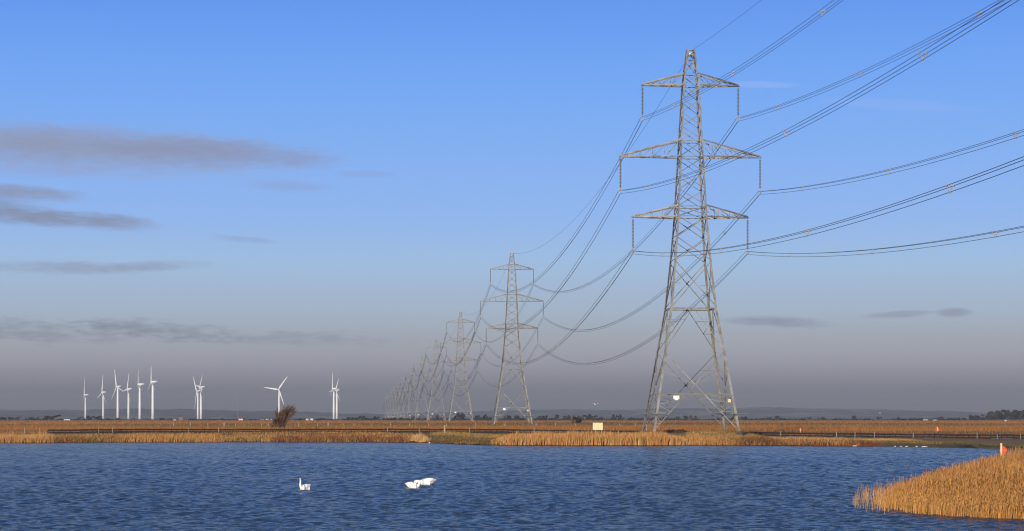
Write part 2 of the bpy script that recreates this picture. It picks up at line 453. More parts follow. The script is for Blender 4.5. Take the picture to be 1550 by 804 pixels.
# ---------------------------------------------------------------- vegetation that nobody could count
STRAW, ORANGE, PALE, RUST, DARKRED, GREEN, OCHRE, DARK = [np.array(v) for v in (
    (0.50, 0.275, 0.098), (0.46, 0.215, 0.062), (0.56, 0.36, 0.16), (0.20, 0.072, 0.030), (0.12, 0.040, 0.026), (0.10, 0.088, 0.031), (0.36, 0.205, 0.070), (0.07, 0.05, 0.028))]
blade_m = tint_mat('dry_blades')


def blades(name, X, Y, Z0, H, Wd, col, lean=0.25, wind=(0.12, 0.03)):
    n = len(X); an = rng.normal(0, 0.55, n); dx, dy = np.cos(an) * Wd / 2, np.sin(an) * Wd / 2
    lx = H * (rng.normal(0, lean, n) + wind[0]); ly = H * (rng.normal(0, lean, n) + wind[1])
    V = np.empty((n, 3, 3))
    V[:, 0] = np.stack([X - dx, Y - dy, Z0 - 0.05], 1); V[:, 1] = np.stack([X + dx, Y + dy, Z0 - 0.05], 1)
    V[:, 2] = np.stack([X + lx, Y + ly, Z0 + H], 1)
    F = np.arange(n * 3).reshape(n, 3)
    return link(name, mesh_np(name, V.reshape(-1, 3), F, blade_m, False, {'tint': np.repeat(col, 3, axis=0)}))


def jitter(col, amt=0.15):
    b = rng.normal(1, amt, (len(col), 1)).clip(0.45, 1.7); t = rng.normal(1, amt * 0.35, (len(col), 3)).clip(0.7, 1.4)
    return (col * b * t).clip(0.005, 0.8)


def pick(palette, weights, n, fld):
    """choose palette colours: noise field fld shifts the choice so that neighbours agree"""
    w = np.cumsum(weights) / np.sum(weights); r = np.clip(0.65 * fld + 0.35 * rng.random(n), 0, 0.9999)
    # fld is bell-shaped: spread it
    r = np.clip((r - 0.5) * 1.9 + 0.5, 0, 0.9999)
    return np.array(palette)[np.searchsorted(w, r)]


# bank between the water and the barrier, in stretches seen along the shore
def stretch_bank(name, x0, x1, d0, d1, dens, h, hv, pal, wts, label, wid=0.06, taper=2.0, lean=0.2, front=None, nsc=0.35):
    Za = shoreY((x0 + x1) / 2 / FPX * 0 + ((x0 + x1) / 2 - CX) * 310 / FPX)
    Xa, Xb = (x0 - CX) * Za / FPX, (x1 - CX) * Za / FPX
    n = int(abs(Xb - Xa) * (d1 - d0) * dens)
    X = rng.uniform(Xa, Xb, n); d = rng.uniform(d0, d1, n); Y = shoreY(X) + d
    fld = fbm(X * nsc, d * nsc * 1.6, hash(name + str(x0)) % 97, 4)
    e = np.clip(np.minimum(X - Xa, Xb - X) / taper, 0.12, 1) ** 0.7
    hh = h * (0.55 + 0.9 * fbm(X * 0.5, d * 0.5, 41, 3)) * e * rng.normal(1, hv, n).clip(0.3, 1.7)
    keep = rng.random(n) < np.clip(e + 0.15, 0, 1)
    o = blades(name, X[keep], Y[keep], np.maximum(ground_z(X, Y), -0.05)[keep], hh[keep], (wid * rng.uniform(0.6, 1.5, n))[keep], jitter(pick(pal, wts, n, fld))[keep], lean)
    return tag(o, label, kind='stuff')


stretch_bank('reeds', -60, 82, 0.0, 5, 50, 0.92, 0.18, [ORANGE, STRAW, PALE], [2, 3, 1], 'pale orange reeds along the far left waterline', lean=0.07)
stretch_bank('grass', -60, 160, 3, 14, 26, 0.22, 0.35, [OCHRE, STRAW, GREEN, RUST], [3, 1.5, 2, 1.6], 'dry tussock grass on the left bank')
stretch_bank('grass', 70, 200, 0.0, 6, 44, 0.45, 0.35, [OCHRE, GREEN, RUST, ORANGE, DARK], [3, 2, 2.4, 1.4, 1.2], 'ochre and rusty grass on the left shore', nsc=0.25)
stretch_bank('reeds', 168, 345, 0.0, 4.5, 48, 0.66, 0.25, [ORANGE, STRAW, OCHRE, RUST], [3, 1.4, 2, 1.6], 'orange reeds on the shore below the row of turbines', lean=0.08)
stretch_bank('grass', 150, 640, 4, 13, 28, 0.22, 0.35, [OCHRE, RUST, STRAW, GREEN, DARK], [4, 2, 1.6, 2.2, 1], 'dry ochre grass on the bank left of the timber post')
stretch_bank('grass', 330, 640, 0.1, 6, 42, 0.42, 0.35, [OCHRE, STRAW, GREEN, RUST, DARK], [3, 1.6, 1.2, 1.6, 0.8], 'straw coloured grass on the shore below the bare bush')
stretch_bank('brambles', 400, 625, 0.0, 3.2, 60, 0.62, 0.3, [RUST, DARKRED, ORANGE, DARK], [4, 2, 1.6, 1], 'rusty red brambles along the water left of the timber post')
stretch_bank('reeds', 612, 652, 0.3, 6, 50, 0.95, 0.2, [STRAW, PALE, ORANGE], [3, 1, 2], 'small straw reed clump at the shore left of the timber post', lean=0.1)
stretch_bank('grass', 636, 775, 0.0, 16, 30, 0.26, 0.3, [GREEN, DARK, OCHRE, GREEN, RUST], [3, 2.5, 1.3, 2, 1], 'short dark green grass on the point right of the timber post')
stretch_bank('grass', 640, 760, 0.0, 1.6, 60, 0.25, 0.3, [DARK, RUST, OCHRE], [3, 2, 1], 'dark grass edge at the water right of the timber post')
stretch_bank('reeds', 742, 1052, 0.2, 6.5, 66, 1.2, 0.12, [STRAW, ORANGE, PALE, ORANGE], [3, 3, 1, 2], 'tall orange reed stand on the shore left of the near pylon', lean=0.06, taper=3.5, wid=0.07)
stretch_bank('reeds', 1030, 1125, 0.2, 4.5, 55, 0.8, 0.2, [ORANGE, STRAW, RUST], [3, 2, 1.4], 'shorter orange reeds on the shore below the near pylon', lean=0.09, taper=3)
stretch_bank('grass', 760, 1100, 7, 20, 24, 0.38, 0.3, [OCHRE, STRAW, GREEN], [3, 2, 2], 'dry grass between the reed stand and the near pylon')
stretch_bank('grass', 1040, 1640, 3.0, 13, 34, 0.20, 0.3, [GREEN, GREEN, OCHRE], [3, 2, 1.3], 'short green grass on the bank right of the near pylon')
stretch_bank('grass', 1060, 1420, 12, 24, 30, 0.22, 0.3, [OCHRE, STRAW, GREEN], [3, 2.5, 2], 'dry pale grass in front of the barrier right of the near pylon')
stretch_bank('grass', 1380, 1660, 11, 33, 55, 0.2, 0.3, [GREEN, OCHRE, GREEN, STRAW], [3, 2, 2, 0.8], 'short olive grass in front of the barrier above the foreground reeds')
stretch_bank('grass', 632, 790, 14, 36, 45, 0.19, 0.3, [GREEN, OCHRE, STRAW, GREEN], [3, 2.2, 1, 2], 'short olive grass in front of the barrier right of the timber post')
stretch_bank('grass', 1310, 1500, 0.2, 4, 40, 0.34, 0.3, [STRAW, OCHRE, RUST], [2, 3, 1.4], 'pale dry tufts above the white stones')
stretch_bank('grass', 1100, 1200, 0.0, 4, 50, 0.5, 0.3, [OCHRE, ORANGE, RUST, GREEN], [3, 1.5, 1.5, 1], 'ochre grass at the water right of the near pylon')
stretch_bank('brambles', 1160, 1335, 0.0, 3.2, 64, 0.42, 0.3, [RUST, DARKRED, DARK, ORANGE], [4, 3, 1, 1.5], 'dark red brambles along the right shore')
stretch_bank('grass', 1318, 1485, 0.3, 4.4, 50, 0.55, 0.3, [OCHRE, STRAW, RUST, DARKRED], [4, 2.4, 1.4, 0.8], 'ochre grass and brambles above the pale stones')
stretch_bank('brambles', 1470, 1640, 0.0, 7, 55, 0.6, 0.3, [DARKRED, DARK, RUST], [3, 2, 2], 'dark red brambles on the shore behind the foreground reeds')

# field beyond the barrier: dry stems, spread evenly over the picture and so thinner with distance
n = 190000
yp = rng.uniform(635.6, 657.5, n); xp = rng.uniform(-40, 1590, n)
Yv = (CZ - GZ) * FPX / (yp - HZ); Xv = (xp - CX) * Yv / FPX
k = (Yv > railY(Xv) + 1.2) & ~((Yv < railY(Xv) + 10) & (rng.random(n) < 0.9) & (xp > 560))
xp, Yv, Xv = xp[k], Yv[k], Xv[k]; n = len(Yv)
fld = fbm(Xv * 0.010, Yv * 0.03, 61, 5)
colr = pick([ORANGE * 0.60, OCHRE * 0.55, RUST * 1.05, STRAW * 0.56, ORANGE * 0.68], [3, 1.4, 2.6, 1.2, 2.6], n, fld)
green = (Yv > 500 + 50 * np.sin(Xv * 0.03)) & (Yv < 860 + 140 * np.sin(Xv * 0.013 + 1)) & (rng.random(n) < 0.85)
colr = np.where(green[:, None], np.array((0.10, 0.088, 0.036)), colr)
far = np.clip((Yv - 1000) / 800, 0, 1)[:, None]
colr = colr * (0.66 + 0.72 * fbm(Xv * 0.007 + 9, Yv * 0.024, 83, 4))[:, None]
colr = colr * (1 - far) + np.array((0.17, 0.095, 0.042)) * far
near_ = np.clip((Yv - railY(Xv)) / 22, 0.25, 1)
hh = np.where(green, 0.16, 0.5 * near_ * (0.5 + fbm(Xv * 0.05, Yv * 0.05, 71, 3))) * rng.normal(1, 0.25, n).clip(0.4, 1.6)
o = blades('field_grass', Xv, Yv, ground_z(Xv, Yv), hh, 0.05 * (Yv / 330) * rng.uniform(0.7, 1.5, n), jitter(colr, 0.11), 0.15)
tag(o, 'wide field of dry orange brown grass under the pylons', kind='stuff')
# streak of low dark blades right of the near pylon's left foot
for (x0, x1, y0, lab) in ((992, 1036, 656, 'low dark blades beside the left foot of the near pylon'),):
    n = 2600; t = rng.random(n); Y = 322 + rng.normal(0, 1.5, n); X = (x0 + (x1 - x0) * t - CX) * Y / FPX
    o = blades('brambles', X, Y, ground_z(X, Y), 0.42 * rng.uniform(0.4, 1.2, n), np.full(n, 0.07), jitter(pick([DARK, DARKRED, RUST], [3, 2, 1], n, rng.random(n))), 0.5)
    tag(o, lab, kind='stuff')

# foreground reed bed
reed_m = tint_mat('reed_stems')


def reed_bed(name, X, Y, Z0, H, col, plume, label):
    n = len(X); an = rng.normal(0, 0.55, n); ca, sa = np.cos(an), np.sin(an)
    w = 0.014 * rng.uniform(0.7, 1.5, n)
    lx = H * (rng.normal(0.07, 0.085, n)); ly = H * rng.normal(0.0, 0.08, n)
    f = [0.0, 0.5, 0.9]
    V = np.empty((n, 9, 3)); C = np.empty((n, 9, 3))
    for i, t in enumerate(f):
        cx = X + lx * t ** 1.6; cy = Y + ly * t ** 1.6; cz = Z0 + H * t; ww = w * (1 - 0.5 * t)
        V[:, 2 * i] = np.stack([cx - ca * ww / 2, cy - sa * ww / 2, cz], 1); V[:, 2 * i + 1] = np.stack([cx + ca * ww / 2, cy + sa * ww / 2, cz], 1)
        C[:, 2 * i] = col; C[:, 2 * i + 1] = col
    # plume: a drooping triangle at the tip
    t = 0.87; cx = X + lx * t ** 1.6; cy = Y + ly * t ** 1.6; cz = Z0 + H * t; pw = 0.026 * rng.uniform(0.5, 1.5, n)
    V[:, 6] = np.stack([cx - ca * pw / 3, cy - sa * pw / 3, cz], 1); V[:, 7] = np.stack([cx + ca * pw, cy + sa * pw, cz + 0.05], 1)
    V[:, 8] = np.stack([X + lx * 1.15 + 0.03, Y + ly, Z0 + H], 1)
    for i in (6, 7, 8): C[:, i] = plume
    b = np.arange(n)[:, None] * 9
    F = np.concatenate([b + np.array([[0, 1, 3]]), b + np.array([[0, 3, 2]]), b + np.array([[2, 3, 5]]), b + np.array([[2, 5, 4]]), b + np.array([[6, 7, 8]])])
    o = link(name, mesh_np(name, V.reshape(-1, 3), F, reed_m, False, {'tint': C.reshape(-1, 3)}))
    return tag(o, label, kind='stuff')


n = 300000
yp = rng.uniform(686, 792, n); Yv = WK / (yp - HZ); xp = rng.uniform(1290, 1600, n); Xv = (xp - CX) * Yv / FPX
bd = bed_dist(Xv, Yv); fld = fbm(Xv * 0.35, Yv * 0.22, 17, 4)
inside = in_bed(Xv, Yv)
ed = np.clip(bd / 2.6, 0, 1)
keep = inside & (rng.random(n) < 0.22 + 0.78 * ed * (0.55 + 0.7 * fld))
# a thin fringe standing in open water
keep &= rng.random(n) < np.clip(((xp - 1296) / 105).clip(0, 2) ** 2, 0.02, 1)
keep |= (~inside) & (bd < 1.5) & (rng.random(n) < 0.035 * (1 - bd / 1.5)) & (xp < 1345)
Xv, Yv, fld, ed, bd, xp = Xv[keep], Yv[keep], fld[keep], ed[keep], bd[keep], xp[keep]; n = len(Xv)
H = (0.55 + 0.68 * np.clip(bd / 5.0, 0, 1)) * (0.6 + 0.8 * fld) * rng.normal(1, 0.24, n).clip(0.35, 1.6)
H *= 0.8 + 0.2 * np.clip((xp - 1300) / 60, 0, 1)
col = jitter(pick([np.array(v) for v in ((0.49, 0.235, 0.062), (0.56, 0.30, 0.095), (0.42, 0.19, 0.050), (0.61, 0.37, 0.15), (0.27, 0.11, 0.036))], [3, 3, 2.4, 0.7, 1.4], n, fld), 0.17)
tipgrey = (np.clip((1345 - xp) / 45, 0, 1) * 0.7)[:, None]
col = col * (1 - tipgrey) + np.array((0.30, 0.22, 0.14)) * tipgrey
plume = jitter(np.tile(np.array((0.35, 0.168, 0.052)), (n, 1)), 0.2)
reed_bed('reed_bed', Xv, Yv, np.full(n, -0.05), H, col, plume, 'dense golden reed bed growing from the water at lower right')

# ---------------------------------------------------------------- pylons
galv = make_mat('galvanised_steel', (0.235, 0.23, 0.21), 0.6, 0.25, 0.28, 0.9, 0.4, dirt=((0.075, 0.062, 0.047), 0.75))
glassm = make_mat('insulator_glass', (0.14, 0.135, 0.125), 0.3, 0.0, 0.15, 6.0, 0.5)
plate_w = make_mat('white_plate', (0.80, 0.79, 0.76), 0.5, var=0.05)
plate_y = make_mat('cream_plate', (0.70, 0.62, 0.34), 0.5, var=0.06)
concrete = make_mat('concrete', (0.07, 0.06, 0.05), 0.95, var=0.25, scale=2.5)
wire_m = make_mat('aluminium_wire', (0.075, 0.075, 0.08), 0.55, 0.3, 0.15, 0.3)
spacer_m = make_mat('spacer_alloy', (0.36, 0.35, 0.34), 0.55, 0.2, 0.1, 3.0)

MPX = 56.0 / 579.5
zy = lambda y: (654.5 - y) * MPX
PROF = [(654.5, 65.6), (467, 35), (395, 27.8), (328, 22.6), (313, 21.5), (238, 18), (214, 17.0), (130, 12.3), (112, 11), (90, 8.0), (75, 6.3)]
_pz = np.array([zy(y) for y, h in PROF]); _ph = np.array([h * MPX for y, h in PROF])
half = lambda z: float(np.interp(z, _pz, _ph))
ARMS = [('top', 129.5, 112, 73), ('middle', 237.5, 213, 106.5), ('bottom', 329, 312, 87.5)]
INS_Y = {'top': 178.5, 'middle': 289, 'bottom': 380}

# unit angle-iron bar: L section with 1 x 1 flanges, along +Z from 0 to 1
_t = 0.14
_L = [(0, 0), (1, 0), (1, _t), (_t, _t), (_t, 1), (0, 1)]
_mb = MB(); _mb.add([(x, y, 0) for x, y in _L] + [(x, y, 1) for x, y in _L],
                    [(i, (i + 1) % 6, 6 + (i + 1) % 6, 6 + i) for i in range(6)] + [(5, 4, 3, 2, 1, 0), (6, 7, 8, 9, 10, 11)])
ANGLE = _mb.mesh('angle_bar', galv)


def place_bar(name, p, q, w, xdir, parent):
    p, q = Vector(p), Vector(q); z = q - p; ln = z.length; z.normalize()
    x = Vector(xdir); x = (x - z * x.dot(z)).normalized(); y = z.cross(x)
    o = link(name, ANGLE, parent)
    M = Matrix(((x.x * w, y.x * w, z.x * ln, p.x), (x.y * w, y.y * w, z.y * ln, p.y), (x.z * w, y.z * w, z.z * ln, p.z), (0, 0, 0, 1)))
    o.matrix_local = M
    return o


FACES = [((-1, -1), (1, -1)), ((1, -1), (1, 1)), ((1, 1), (-1, 1)), ((-1, 1), (-1, -1))]


def corner(s, z):
    h = half(z); return Vector((s[0] * h, s[1] * h, z))


def body_members():
    """(p, q, width, inward normal) of every bar between the legs"""
    out = []
    def face_pt(a, b, z, t):
        return corner(a, z).lerp(corner(b, z), t)
    for fi, (a, b) in enumerate(FACES):
        inw = -Vector((a[0] + b[0], a[1] + b[1], 0)).normalized()
        def add(p, q, w):
            off = inw * (0.004 + 0.007 * (len(out) % 11))           # every bar lies on a plane of its own
            out.append((p + off, q + off, w, inw))
        def X(y0, y1, w):
            z0, z1 = zy(y0), zy(y1)
            add(corner(a, z0), corner(b, z1), w); add(corner(b, z0) + inw * w * 0.3, corner(a, z1) + inw * w * 0.3, w)
        def Hz(y, w): add(corner(a, zy(y)), corner(b, zy(y)), w)
        for y0, y1 in ((90, 75), (112, 90), (130, 112), (151, 130), (172, 151), (193, 172), (214, 193), (238, 214), (263, 238), (288, 263), (313, 288), (328, 313)):
            X(y0, y1, 0.095)
        X(360, 328, 0.12); X(396, 360, 0.12)
        for y in (75, 83, 90, 112, 130, 214, 238, 313, 328): Hz(y, 0.11)
        # 467-396: cross with its centre high
        X(467, 396, 0.13); Hz(467, 0.19)
        # inverted V below the waist
        top = face_pt(a, b, zy(467), 0.5)
        for s_, o_ in ((a, b), (b, a)):
            add(top, corner(s_, zy(533)), 0.115)
            # big lower cross
            add(corner(s_, zy(533)) + inw * (0.0 if s_ is a else 0.08), corner(o_, zy(653.5)) + inw * (0.0 if s_ is a else 0.08), 0.125)
            # redundants on the inverted V
            for y, t in ((485, 0.27), (504, 0.56), (519, 0.79)):
                pv = top.lerp(corner(s_, zy(533)), t); add(corner(s_, zy(y)), pv, 0.065)
            add(corner(s_, zy(485)), top.lerp(corner(s_, zy(533)), 0.56), 0.06)
            # redundants between the leg and the lower cross
            lo = lambda t: corner(o_, zy(533)).lerp(corner(s_, zy(653.5)), t)
            for y, t in ((612, 0.60), (624, 0.75), (640, 0.89)):
                add(corner(s_, zy(y)), lo(t), 0.075)
            add(corner(s_, zy(612)), lo(0.75), 0.07); add(corner(s_, zy(626)), lo(0.89), 0.07)
            add(lo(0.60), corner(s_, zy(596)), 0.07)
            # redundants of the upper part of the cross
            up = lambda t: corner(s_, zy(533)).lerp(corner(o_, zy(653.5)), t)
            add(corner(s_, zy(560)), up(0.22), 0.065); add(corner(s_, zy(560)), up(0.42), 0.065)
            add(corner(s_, zy(430)), face_pt(s_, o_, zy(430), 0.19), 0.06)
            add(corner(s_, zy(445)), face_pt(s_, o_, zy(445), 0.12), 0.06)
        Hz(596.5, 0.13)
    return out


def arm_members(yb, yu, hw, s):
    """one cross arm on side s: chords, then struts"""
    zb, zu = zy(yb), zy(yu); hb, hu = half(zb), half(zu); tip = Vector((s * hw * MPX, 0, zb))
    ch, st = [], []
    lows, ups = [], []
    for sy in (-1, 1):
        tl = tip + Vector((0, sy * 0.12, 0)); lo = Vector((s * hb, sy * hb, zb)); up = Vector((s * hu, sy * hu, zu))
        ch += [(lo, tl, 0.17), (up, tl + Vector((0, 0, 0.16)), 0.17)]
        lows.append((lo, tl)); ups.append((up, tl + Vector((0, 0, 0.16))))
    n = 4 if hw > 100 else 3
    prev = None
    for k in range(n + 1):
        t = k / (n + 0.6)
        for i in (0, 1):
            l = lows[i][0].lerp(lows[i][1], t); u = ups[i][0].lerp(ups[i][1], t)
            if 0 < k: st.append((l, u, 0.065))
            if k < n:
                l2 = lows[i][0].lerp(lows[i][1], (k + 1) / (n + 0.6)); st.append((u, l2, 0.075))
        a = lows[0][0].lerp(lows[0][1], t); b = lows[1][0].lerp(lows[1][1], t); st.append((a, b, 0.085))
        if k < n: st.append((a, lows[1][0].lerp(lows[1][1], (k + 1) / (n + 0.6)), 0.07))
    return ch, st, tip


def insulator_mesh(ln):
    """cap-and-pin string: a lathe of discs with fittings"""
    prof = [(0.03, 0.0), (0.03, -0.25)]; nd = 20; z = -0.28; step = (ln - 0.75) / nd
    for i in range(nd):
        prof += [(0.045, z), (0.17, z - step * 0.42), (0.15, z - step * 0.62), (0.045, z - step * 0.70)]; z -= step
    prof += [(0.03, z), (0.03, -ln)]
    n = 8; V = []; F = []
    for r_, zz in prof:
        for k in range(n): V.append((r_ * math.cos(2 * math.pi * k / n), r_ * math.sin(2 * math.pi * k / n), zz))
    for i in range(len(prof) - 1):
        for k in range(n): F.append((i * n + k, i * n + (k + 1) % n, (i + 1) * n + (k + 1) % n, (i + 1) * n + k))
    return mesh_np('insulator', np.array(V), np.array(F), glassm, False)


INS_LEN = {a: (INS_Y[a] - yb) * MPX for a, yb, _, _ in ARMS}
INS_ME = insulator_mesh(INS_LEN['top'])
_y = MB(); _y.bar((-0.28, 0, 0.02), (0.28, 0, 0.02), 0.09); _y.bar((-0.28, 0, 0.02), (0, 0, -0.42), 0.08); _y.bar((0.28, 0, 0.02), (0, 0, -0.42), 0.08)
_y.bar((-0.25, 0, 0.3), (-0.25, 0, 0.0), 0.05); _y.bar((0.25, 0, 0.3), (0.25, 0, 0.0), 0.05); _y.bar((-0.25, 0, 0.3), (0.25, 0, 0.3), 0.05)
YOKE_ME = _y.mesh('yoke', spacer_m)
TH = math.atan2(-SPAN[0], SPAN[1])                  # pylons are turned so that local +Y runs along the line


def signs(root, det=True):
    b = MB(); b.box((0, 0, 0), (0.86, 0.05, 0.5)); b.box((0, -0.03, -0.3), (0.5, 0.05, 0.2)); z = zy(602)
    o = b.build('number_plate', plate_w, root); o.location = (-half(z) * 0.52, -half(z) - 0.1, z)
    b = MB(); b.box((0, 0, 0), (0.45, 0.05, 0.45)); b.box((0, 0.04, 0), (0.3, 0.05, 0.3)); z = zy(607)
    o = b.build('warning_plate', plate_y, root); o.location = (half(z) * 0.86, -half(z) - 0.12, z)
    b = MB(); b.box((0, 0, 0), (0.5, 0.5, 0.28)); b.box((0, 0, 0.2), (0.3, 0.3, 0.2)); z = zy(82)
    o = b.build('peak_marker', plate_w, root); o.location = (0, -0.2, z)


def hang(root):
    for nm, yb, yu, hw in ARMS:
        for s in (-1, 1):
            o = link('insulator', INS_ME, root); o.location = (s * hw * MPX, 0, zy(yb) - 0.05); o.scale = (1, 1, INS_LEN[nm] / INS_LEN['top'])
            y = link('yoke', YOKE_ME, o); y.location = (0, 0, -INS_LEN['top'])


def full_pylon():
    root = empty('lattice_pylon', (P1[0], P1[1], GZ), TH)
    lv = [654.5, 596.5, 533, 467, 396, 328, 238, 130, 75]
    for s in ((-1, -1), (1, -1), (1, 1), (-1, 1)):
        xd = Vector((-s[0], 0, 0)) if s[0] == s[1] else Vector((0, -s[1], 0))
        leg_me = MB()
        # each leg: angle-iron lengths following the taper
        for y0, y1, w in zip(lv[:-1], lv[1:], (0.34, 0.34, 0.32, 0.30, 0.28, 0.25, 0.22, 0.18)):
            p, q = corner(s, zy(y0)), corner(s, zy(y1)); z = (q - p).normalized()
            x = (xd - z * xd.dot(z)).normalized(); y = z.cross(x); t = 0.05
            prof = [(0, 0), (w, 0), (w, t), (t, t), (t, w), (0, w)]
            vs = [e + x * a + y * b for e in (p, q) for a, b in prof]
            leg_me.add(vs, [(i, (i + 1) % 6, 6 + (i + 1) % 6, 6 + i) for i in range(6)] + [(5, 4, 3, 2, 1, 0), (6, 7, 8, 9, 10, 11)])
        leg = leg_me.build('leg', galv, root)
        ft = MB(); ft.tube([(0, 0, -0.6), (0, 0, 0.05), (0, 0, 0.2)], [0.6, 0.5, 0.35], 10); f = ft.build('footing', concrete, leg); f.location = corner(s, 0)
    for p, q, w, inw in body_members():
        ax = (q - p).normalized(); xd = inw.cross(ax)
        place_bar('brace', p, q, w, xd, root)
    for nm, yb, yu, hw in ARMS:
        for s in (-1, 1):
            ch, st, tip = arm_members(yb, yu, hw, s)
            m = MB()
            for p, q, w in ch: m.bar(p, q, w)
            m.box(tip + Vector((0, 0, 0.02)), (0.35, 0.5, 0.16))
            arm = m.build('cross_arm', galv, root)
            for p, q, w in st: place_bar('strut', p, q, w, (0, 0, 1) if abs((q - p).normalized().z) < 0.9 else (0, 1, 0), arm)
    # anti-climb frames round the legs
    for s in ((-1, -1), (1, -1), (1, 1), (-1, 1)):
        z = zy(627); c_ = corner(s, z); g = MB()
        for k in range(3):
            r = 0.8 + 0.25 * k
            pts = [c_ + Vector((a * r, b * r, 0.05 * k)) for a, b in ((-1, -1), (1, -1), (1, 1), (-1, 1))]
            for i in range(4): g.bar(pts[i], pts[(i + 1) % 4], 0.035)
        for a, b in ((-1, -1), (1, -1), (1, 1), (-1, 1)): g.bar(c_, c_ + Vector((a * 1.3, b * 1.3, 0.12)), 0.07)
        g.build('anti_climb_guard', galv, root)
    hang(root); signs(root)
    return root


def plain_pylon():
    """the same tower for the distance: its bars joined per part"""
    root = empty('lattice_pylon', (0, 0, GZ), TH)
    lv = [654.5, 467, 328, 238, 130, 75]
    for s in ((-1, -1), (1, -1), (1, 1), (-1, 1)):
        m = MB()
        for y0, y1, w in zip(lv[:-1], lv[1:], (0.34, 0.3, 0.27, 0.23, 0.19)): m.bar(corner(s, zy(y0)), corner(s, zy(y1)), w)
        m.build('leg', galv, root)
    m = MB()
    for p, q, w, inw in body_members(): m.bar(p, q, w * 1.0)
    b = m.build('bracing', galv, root); b['kind'] = 'stuff'
    for nm, yb, yu, hw in ARMS:
        for s in (-1, 1):
            ch, st, tip = arm_members(yb, yu, hw, s); m = MB()
            for p, q, w in ch + st: m.bar(p, q, w * 1.0)
            m.build('cross_arm', galv, root)
    hang(root); signs(root)
    return root


ORD = ['first', 'second', 'third', 'fourth', 'fifth', 'sixth', 'seventh', 'eighth', 'ninth', 'tenth', 'eleventh', 'twelfth', 'thirteenth', 'fourteenth', 'fifteenth', 'sixteenth', 'seventeenth', 'eighteenth', 'nineteenth', 'twentieth', 'twenty-first', 'twenty-second', 'twenty-third', 'twenty-fourth', 'twenty-fifth', 'twenty-sixth', 'twenty-seventh', 'twenty-eighth', 'twenty-ninth', 'thirtieth']
PG = 'pylons of the power line receding to the horizon'
NPYL = 14
pyl = [full_pylon()]
tag(pyl[0], 'tallest grey lattice pylon, nearest the water on the right', 'pylon', PG)
for i in range(1, 3):
    p = copy_tree(pyl[0]); pyl.append(p)
p3 = plain_pylon(); pyl.append(p3)
for i in range(4, NPYL): pyl.append(copy_tree(p3))
for i in range(1, NPYL):
    q = P1 + SPAN * i; pyl[i].location = (q[0], q[1], GZ)
    tag(pyl[i], f'{ORD[i]} grey lattice pylon from the near end of the receding line', 'pylon', PG)
tag(pyl[1], 'second largest grey lattice pylon, in the middle of the view', 'pylon', PG)
tag(pyl[NPYL - 1], 'smallest faint pylon at the far end of the line', 'pylon', PG)

# conductors: six triple bundles and one earth wire per span
U = SPAN / np.hypot(*SPAN); RT = np.array([U[1], -U[0]])
SPAN_L = float(np.hypot(*SPAN))
_s = MB(); _pts = [Vector((-0.25, 0, 0)), Vector((0.25, 0, 0)), Vector((0, 0, -0.43))]
for i in range(3):
    _s.bar(_pts[i], _pts[(i + 1) % 3], 0.055); _s.box(_pts[i], (0.13, 0.2, 0.13))
SPACER_ME = _s.mesh('spacer', spacer_m)
CG = 'conductor bundles strung between the pylons'


def wire_mesh(offs, zfun, nseg, rad, t1=1.0):
    m = MB()
    for ox, oz in offs:
        m.tube([(ox, SPAN_L * t1 * k / nseg, zfun(t1 * k / nseg) + oz) for k in range(nseg + 1)], rad, 4, False)
    return m


for sp_ in range(-1, NPYL - 1):
    a = P1 + SPAN * sp_; sag = 9.1 if sp_ < 0 else 10.9
    nm_a, nm_b = (('second overhead', 'first') if sp_ < 0 else (ORD[sp_], ORD[sp_ + 1]))
    for nm, yb, yu, hw in ARMS:
        for s in (-1, 1):
            side = 'left' if s < 0 else 'right'
            org = a + RT * s * hw * MPX
            root = empty('conductor_bundle', (org[0], org[1], GZ + zy(INS_Y[nm])), TH)
            zf = lambda t, g=sag: -4 * g * t * (1 - t)
            if sp_ < 0:
                lab = f'three dark cables from the near pylon\'s {nm} {side} arm sweeping out of view at right'
            else:
                lab = f'three cables on the {nm} {side} arms between the {nm_a} and {nm_b} pylons'
            tag(root, lab, 'power cable', CG)
            offs = [(-0.25, 0), (0.25, 0), (0, -0.43)]
            if sp_ < 2:
                for o_ in offs: wire_mesh([o_], zf, 56, 0.024 if sp_ < 0 else 0.034).build('conductor', wire_m, root, True)
                k = 0.08
                while k < 0.97:
                    kk = 1 - k if sp_ < 0 else k
                    spc = link('spacer', SPACER_ME, root); spc.location = (0, SPAN_L * kk, zf(kk)); k += 0.12
            else:
                wire_mesh(offs, zf, 28, 0.05).build('conductor', wire_m, root, True)
    ze = GZ + zy(75); root = empty('earth_wire', (a[0], a[1], ze), TH)
    wire_mesh([(0.35, 0)], lambda t, g=(7.0 if sp_ < 0 else 8.2): -4 * g * t * (1 - t), 40, 0.022 if sp_ < 0 else 0.026).build('conductor', wire_m, root, True)
    tag(root, 'thin single wire from the near pylon\'s peak out of the top of view' if sp_ < 0 else f'thin single wire between the peaks of the {nm_a} and {nm_b} pylons', 'earth wire', 'earth wires along the pylon peaks')

